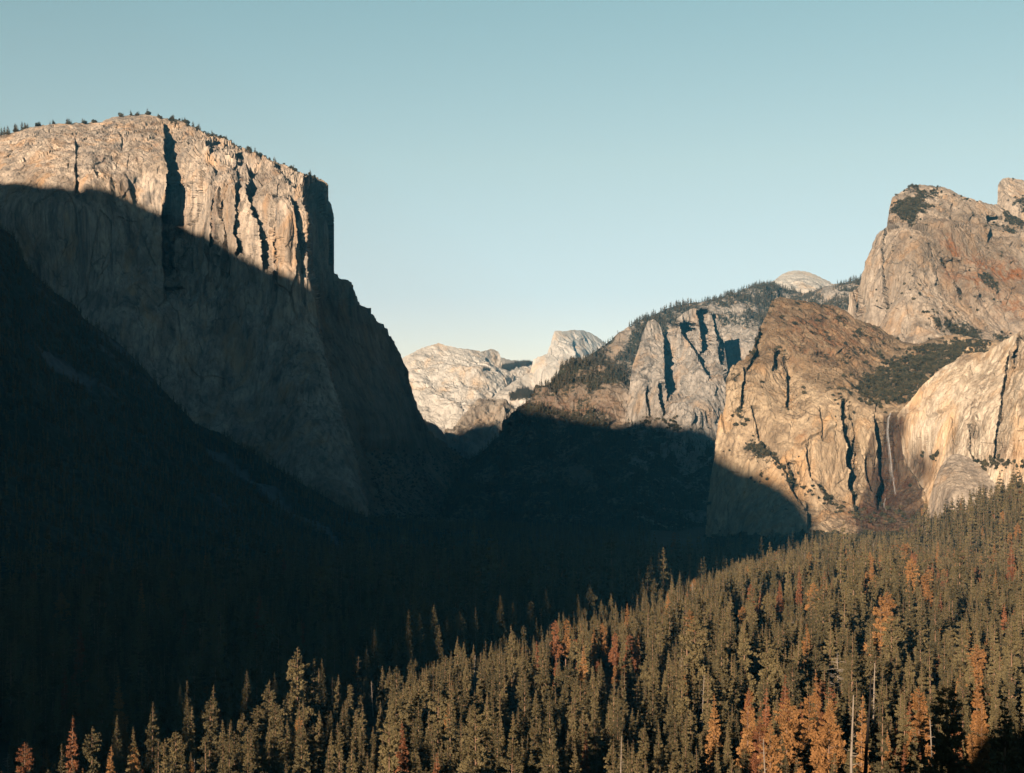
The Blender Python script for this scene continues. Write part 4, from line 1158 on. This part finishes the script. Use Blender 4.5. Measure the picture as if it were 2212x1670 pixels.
for i, (qx, qy, Y, H, kd, wd, lab) in enumerate(DARK):
    p, g = place_top(qx, qy, Y)
    single(kd, lab, 'conifer', 'green conifers of the valley forest', p, g, i + 3, ('trunk', 'crown'), wd, 'conifer_tree')

TX = np.array(taken_xy)
# random trees give way to the hand placed ones
d2 = ((x1[:, None] - TX[None, :, 0]) ** 2 + (y1[:, None] - TX[None, :, 1]) ** 2).min(1)
ok = d2 > 5.0 ** 2
# keep sight lines to the hand placed tops and to the wood edge free
over = qy_ < fringe_y(qx_) - 6
h1 = np.where(over & lit & (y1 < 2000), h1 * 0.85, h1)
for (qx, qy, Y, *_r) in HAND + SNAGS + DARK:
    front = (y1 < Y) & (np.abs(qx_ - qx) < 14) & (qy_ < qy + 70)
    ok &= ~front
x1, y1, z1, h1, kind1, lit = [a[ok] for a in (x1, y1, z1, h1, kind1, lit)]
qx_, qy_ = project(np.stack([x1, y1, z1 + h1], -1))
# no tree against the cliffs above the measured edge
tall = qy_ < fringe_y(qx_) - 30
sel = tall & lit & (qx_ > 700)
h1 = np.where(sel, h1 * 0.7, h1)
o_ = np.argsort(y1)
x1, y1, z1, h1, kind1, lit = [a[o_] for a in (x1, y1, z1, h1, kind1, lit)]
# which trees show: paint their outlines front to back
SX, SY = 2212 // 3, 1670 // 3
buf = np.zeros((SY, SX), bool); seen = np.zeros(len(x1), int)
qt = project(np.stack([x1, y1, z1 + h1], -1)); qb = project(np.stack([x1, y1, z1 + 0.15 * h1], -1))
for i in range(len(x1)):
    if y1[i] > 1500 or not lit[i] and y1[i] > 900: continue
    cx, ty, by = qt[0][i] / 3, qt[1][i] / 3, qb[1][i] / 3
    hw = h1[i] * 0.12 * F / y1[i] / K / 3
    ra, rb = int(max(0, ty)), int(min(SY, by)); ca, cb = int(cx - hw), int(cx + hw) + 2
    ca = max(0, ca); cb = min(SX, cb)
    if ra >= rb or ca >= cb: continue
    yy, xx = np.mgrid[ra:rb, ca:cb]
    tri = np.abs(xx + .5 - cx) < hw * np.clip(0.15 + (yy - ty) / (by - ty + 1e-6) * 1.1, 0, 1)
    sub = buf[ra:rb, ca:cb]
    seen[i] = (tri & ~sub).sum() * (1.0 if lit[i] else 0.25)
    sub |= tri
pick = np.zeros(len(x1), bool)
fam = np.array([k.split('_')[0] for k in kind1])
LIM = {'green': 300 - sum(1 for h in HAND + DARK if h[4].startswith(('green', 'big'))), 'gold': 90, 'rust': 60, 'snag': 40}
for fm, lim in LIM.items():
    ids = np.where(((fam == fm) | ((fm == 'green') & (fam == 'low'))) & (seen > 4))[0]
    pick[ids[np.argsort(-seen[ids])][:lim]] = True


def where_words(qx, qy):
    if qy > 1560: a = 'along the lower rim'
    elif qy > 1420: a = 'in the front rows'
    elif qy > 1300: a = 'amid the sunlit wood'
    else: a = 'high in the wood'
    if qx < 250: b = 'below the talus near the rusty pine'
    elif qx < 480: b = 'by the tall bushy pine'
    elif qx < 700: b = 'between bushy pine and main wood'
    elif qx < 900: b = 'near the ragged thin conifer'
    elif qx < 1080: b = 'near the pale crooked snag'
    elif qx < 1200: b = 'below the lone tall spire'
    elif qx < 1400: b = 'below the clump of dying pines'
    elif qx < 1560: b = 'under the shaded gully'
    elif qx < 1700: b = 'around the big golden fir'
    elif qx < 1840: b = 'near the pale barkless trunk'
    elif qx < 1960: b = 'beneath the waterfall'
    elif qx < 2090: b = 'by the large shaded pine'
    else: b = 'under the bright rock wall'
    return a + ' ' + b


FORM = {'fir': 'pointed', 'sli': 'slender', 'pin': 'tufted', 'bro': 'broad', 'thi': 'thin-crowned', 'low': 'small'}
for i in np.where(pick)[0]:
    kd = kind1[i]; a, b = kd.split('_')
    k = KINDS[kd]
    form = FORM.get(b[:3], 'small')
    colw = {'green': 'olive green', 'low': 'olive green', 'gold': 'golden orange', 'rust': 'rust red', 'snag': 'bare grey'}[a]
    size = 'tall' if h1[i] > 35 else ('short' if h1[i] < 24 else 'middling')
    pl = where_words(qt[0][i], qt[1][i])
    if a == 'snag':
        lab = '%s %s dead tree %s' % (size, colw, pl); nm, cat, grp, pr = 'dead_snag', 'dead tree', 'dead trees ' + pl, ('trunk', 'branches')
    else:
        lab = '%s %s %s conifer %s' % (size, form, colw, pl); nm = {'green': 'conifer_tree', 'low': 'conifer_tree', 'gold': 'golden_conifer', 'rust': 'rusty_conifer'}[a]
        cat = 'conifer'; grp = '%s conifers %s' % (colw, pl); pr = ('trunk', 'crown')
    lab = lab if lit[i] else lab.replace('sunlit wood', 'wood')
    w_ = lab.split()
    thing(kd, nm, (x1[i], y1[i], z1[i] - 0.4), h1[i] / k['H'], (i * 2.399) % 6.28, ' '.join(w_[:16]), cat, grp, pr)
rest = ~pick
kidx = {k: i for i, k in enumerate(ALLK)}
rr_ = np.random.default_rng(5)
P1 = np.stack([x1, y1, z1 - 0.4], -1)[rest]
stuff('forest', P1, ALLK, np.array([kidx[k] for k in kind1[rest]]), np.array([h1[i] / KINDS[kind1[i]]['H'] for i in np.where(rest)[0]]), rr_.uniform(0, 6.28, rest.sum()), 'dense conifer forest filling the valley floor behind the nearer trees', 'forest')

# ---- far dark valley floor and the shaded slopes
x2, y2, r2 = scatter(17, 2560, 3800, 12)
m = x2 < 0.10 * y2
P2 = np.stack([x2, y2, ground_z(x2, y2)], -1)[m]


def sheet_points(name, n, prob, seed, minup=-1):
    S = SHEETS[name]; r = np.random.default_rng(seed)
    P = S['P'].reshape(-1, 3); Nn = S['N'].reshape(-1, 3)
    p = prob(S['qx'].ravel(), S['qy'].ravel(), S['at'], P, Nn)
    # weight by real area so that the far parts are not starved
    a = np.linalg.norm(np.cross(np.gradient(S['P'], axis=0), np.gradient(S['P'], axis=1)), axis=2).ravel()
    p = np.clip(p, 0, 1) * a * (Nn[:, 2] > minup)
    p = p / p.sum()
    i = r.choice(len(P), size=n, replace=False, p=p)
    return P[i], S['qx'].ravel()[i], S['qy'].ravel()[i], r


Pz, _, _, _ = sheet_points('slope_flank', 3000, lambda qx, qy, at, P, N: 1.0 + 0 * qx, 33)
Ps, _, _, r3 = sheet_points('forested_talus_slope', 9000, lambda qx, qy, at, P, N: (1 - 0.93 * at['talus'].ravel()) * (qy > 480), 3)
ne = 150
# trees standing along the spur's edge
Pa = np.concatenate([P2, Ps, Pz])
stuff('shaded_forest', Pa, ['low_0', 'low_1', 'low_2'], r3.integers(0, 3, len(Pa)), r3.uniform(0.3, 0.75, len(Pa)), r3.uniform(0, 6.28, len(Pa)), 'dark forest on the shaded valley floor and talus slopes', 'forest')


def ridge_prob(qx, qy, at, P, N):
    v = at['veg'].ravel()
    return sstep(0.35, 0.75, v) * (0.35 + 0.65 * np.exp(-np.maximum(0, qy - np.interp(qx, [p[0] for p in rg_top], [p[1] for p in rg_top])) / 60))


Pr, rqx, rqy, r4 = sheet_points('wooded_ridge', 11000, ridge_prob, 4)
Pf, _, _, _ = sheet_points('distant_granite_mountain', 700, lambda qx, qy, at, P, N: sstep(0.35, 0.6, at['veg'].ravel()), 5)
Pg, _, _, _ = sheet_points('pale_slab_ridge', 260, lambda qx, qy, at, P, N: sstep(0.35, 0.6, at['veg'].ravel()), 6)
Pb, _, _, _ = sheet_points('brown_canyon_ridge', 500, lambda qx, qy, at, P, N: 0.2 + 0 * qx, 7)
Pd = np.concatenate([Pr, Pf, Pg, Pb])
sd = np.concatenate([r4.uniform(0.35, 0.9, len(Pr)), r4.uniform(0.8, 1.4, len(Pf) + len(Pg)), r4.uniform(0.4, 0.8, len(Pb))])
stuff('distant_forest', Pd, ['dist_0', 'dist_1', 'dist_2'], r4.integers(0, 3, len(Pd)), sd, r4.uniform(0, 6.28, len(Pd)), 'small conifers covering the wooded ridge and the far slopes', 'forest')

# ---- trees on the great cliff's rim: each its own thing
S = SHEETS['granite_cliff']
rimP = S['P'][2]; rimq = S['qx'][2]
rr5 = np.random.default_rng(21)
n_rim = 0
rq = []
for c0, n_, sp_ in ((8, 9, 9), (28, 8, 8), (52, 7, 9), (80, 5, 6), (112, 4, 7), (148, 7, 9), (180, 4, 6), (206, 5, 7), (262, 3, 5), (290, 4, 8), (322, 7, 9), (345, 8, 8), (372, 9, 9), (398, 9, 9), (428, 10, 10), (452, 9, 9), (478, 7, 9), (505, 5, 8), (535, 6, 9), (560, 4, 8), (598, 5, 7), (640, 4, 9), (672, 3, 6)):
    rq += list(c0 + rr5.normal(size=n_) * sp_ * 0.6)
for qx in np.clip(rq, 1, 690):
    row = rr5.integers(0, 3 if qx < 340 else 9)
    j = int(np.argmin(np.abs(S['qx'][row] - qx)))
    kd = rr5.choice(['low_0', 'low_1', 'low_2', 'bush_0', 'bush_1']) if qx > 60 else rr5.choice(['low_0', 'low_1', 'low_2'])
    p = S['P'][row, j]
    if kd.startswith('low'):
        thing(kd, 'rim_conifer', (p[0], p[1], p[2] - 1.5), rr5.uniform(0.25, 0.95) * (1.15 if qx < 60 else 0.8), rr5.uniform(0, 6.28), 'small conifer on the skyline rim of the great granite cliff', 'conifer', 'small conifers along the cliff rim', ('trunk', 'crown'), 1.7)
    else:
        thing(kd, 'rim_bush', (p[0], p[1], p[2] - 1), rr5.uniform(1.6, 2.6), rr5.uniform(0, 6.28), 'dark round bush on the rim of the great granite cliff', 'bush', 'bushes along the cliff rim', ('trunk', 'foliage'))
Pc, cqx, cqy, r6 = sheet_points('granite_cliff', 900, lambda qx, qy, at, P, N: sstep(0.25, 0.5, at['veg'].ravel()), 8)
# ---- brush on the right hand rocks
sets = []
bench = lambda qx, qy: np.clip(1.3 * blob(qx, qy, 1925, 842, 70, 34, -15) + 1.3 * blob(qx, qy, 2030, 775, 95, 26, -12) - 0.25, 0, 1)
sets.append(sheet_points('waterfall_cliff', 4200, lambda qx, qy, at, P, N: sstep(0.40, 0.8, at['veg'].ravel()) * (0.12 + 0.6 * (qy > 900) + .25 * (qx < 1660)) + 0.75 * bench(qx, qy) * (0.3 + 0.7 * (vegnoise(P, 45) > -0.25)) + 0.035 * sstep(0.15, 0.5, vegnoise(P, 70)) + 0.10 * (qy > 880) * np.exp(-((qy - np.interp(qx, [1560, 1640, 1720, 1860], [840, 960, 1040, 1120])) / 14) ** 2), 9))
sets.append(sheet_points('high_granite_peak', 1300, lambda qx, qy, at, P, N: sstep(0.40, 0.75, at['veg'].ravel()) + 0.05 * sstep(0.1, 0.5, vegnoise(P, 80)) + 0.5 * bench(qx, qy - 40), 10))
sets.append(sheet_points('bright_rock_wall', 150, lambda qx, qy, at, P, N: sstep(0.32, 0.5, at['veg'].ravel()) * np.where(qx > 2060, 0.25, 1.0) + 0.10 * np.exp(-((qy - 1005) / 10) ** 2) * (qx > 2080), 11))
sets.append(sheet_points('rock_apron', 70, lambda qx, qy, at, P, N: sstep(0.30, 0.6, at['veg'].ravel()), 12))
sets.append(sheet_points('rock_tower', 60, lambda qx, qy, at, P, N: sstep(0.35, 0.6, at['veg'].ravel()), 13))
sets.append(sheet_points('granite_spires', 150, lambda qx, qy, at, P, N: sstep(0.3, 0.6, at['veg'].ravel()) * (qy < 930), 14))
sets.append((Pc, cqx, cqy, r6))
PB = np.concatenate([s[0] for s in sets]); qb_ = np.concatenate([s[1] for s in sets]); qyb = np.concatenate([s[2] for s in sets])
sb = np.concatenate([np.full(len(s[0]), f) for s, f in zip(sets, (1.25, 1.15, 1.2, 1.2, 1.1, 1.5, 1.2))]) * r6.uniform(0.35, 1.2, len(PB))
kb = r6.integers(0, 3, len(PB))
# the 260 largest in the picture stand alone
sz = sb / PB[:, 1] * np.where(qyb > 880, 1.25, 1.0) * np.where((qb_ > 1500), 1, 0.3)
big = np.zeros(len(PB), bool); big[np.argsort(-sz)[:250]] = True
for i in np.where(big)[0]:
    q1, q2 = qb_[i], qyb[i]
    pl = ('on the ledges beside the waterfall' if q1 > 1780 and q2 > 880 and q1 < 1990 else 'on the smooth rock apron' if q1 >= 1990 and q2 > 960 else 'on the wooded bench above the waterfall' if q2 > 700 and q1 > 1850 else
          'on the high granite peak' if q1 > 1850 else 'on the sloping ledges of the tan cliff' if q2 > 880 else 'on the brown top of the lower cliff')
    thing('bush_%d' % kb[i], 'cliff_bush', (PB[i, 0], PB[i, 1], PB[i, 2] - 1.0), sb[i] * 1.05, (i * 1.7) % 6.28, 'dark green round bush ' + pl, 'bush', 'dark bushes ' + pl, ('trunk', 'foliage'))
stuff('cliff_brush', PB[~big], ['bush_0', 'bush_1', 'bush_2'], kb[~big], sb[~big], r6.uniform(0, 6.28, (~big).sum()), 'dark brush growing in patches on the cliffs and ledges', 'brush')

# ---- waterfall
def waterfall():
    b = NB('falling_water')
    n = b.noise((1 / 1.5, 1 / 1.5, 1 / 26), 5, 0.7, 0.3)
    b.b.inputs['Base Color'].default_value = (0.82, 0.80, 0.78, 1)
    b.link(b.ramp(n, [(0.42, 0.0), (0.72, 0.20)]), b.b.inputs['Alpha'])
    r = np.random.default_rng(77)
    V = []; Fq = []; o = 0

    def strand(line, wd, Yo, n=26):
        nonlocal o
        p = resample(line, n); w0 = wd * (0.5 + 0.5 * np.sin(np.linspace(0.3, 2.9, n)))
        p[:, 0] += np.cumsum(r.normal(size=n)) * 0.12
        for side in (-1, 1):
            V.append(ray(p[:, 0] + side * w0 / 2, p[:, 1], Yo))
        i = np.arange(n - 1)
        Fq.append(np.stack([o + i, o + i + 1, o + n + i + 1, o + n + i], -1)); o += 2 * n
    W0 = SHEETS['waterfall_cliff']
    m = (np.abs(W0['qx'] - 1928) < 14) & (W0['qy'] > 900) & (W0['qy'] < 1100)
    Yf = W0['P'][..., 1][m].min() - 5
    main = [(1924, 892), (1919, 905), (1917, 930), (1919, 955), (1923, 985), (1926, 1020), (1929, 1040)]
    for k in range(8):
        dx = r.normal() * 2.1
        strand([(x + dx * (0.5 + j * .18), y) for j, (x, y) in enumerate(main)], r.uniform(1.0, 2.2), Yf - r.uniform(0, 6))
    for k in range(4):
        strand([(1930 + r.normal() * 1.5, 1040), (1932 + r.normal(), 1052), (1934, 1068)], 2.2, Yf - r.uniform(0, 4), 8)
    strand([(1922, 1042), (1930, 1043), (1938, 1044)], 2, Yf - 4, 6)
    for k in range(3):
        strand([(1912 + r.normal(), 1076), (1909 + r.normal(), 1090), (1914 + 3 * r.normal(), 1103)], 1.6, Yf - 12 - r.uniform(0, 4), 8)
    o_ = add('waterfall', make_mesh('waterfall', np.concatenate(V), np.concatenate(Fq), [b.m], True))
    tag(o_, 'thin white waterfall dropping over dark wet rock', 'waterfall', None, 'structure')


waterfall()

# ---- haze
def haze():
    x0, x1_, ya, yb, za, zb = -25500, 25500, -25500, 25500, -320, 3100
    V = np.array([(x, y, z) for x in (x0, x1_) for y in (ya, yb) for z in (za, zb)], float)
    Fq = np.array([(0, 1, 3, 2), (4, 6, 7, 5), (0, 4, 5, 1), (2, 3, 7, 6), (0, 2, 6, 4), (1, 5, 7, 3)])
    m = bpy.data.materials.new('haze'); m.use_nodes = True
    t = m.node_tree; t.nodes.clear()
    o = t.nodes.new('ShaderNodeOutputMaterial'); v = t.nodes.new('ShaderNodeVolumePrincipled')
    v.inputs['Color'].default_value = (0.12, 0.62, 1.0, 1); v.inputs['Density'].default_value = HAZE; v.inputs['Anisotropy'].default_value = 0.0
    t.links.new(v.outputs[0], o.inputs['Volume'])
    tag(add('haze', make_mesh('haze', V, Fq, [m])), 'thin blue haze filling the valley air', 'haze', None, 'stuff')


if HAZE > 0:
    haze()
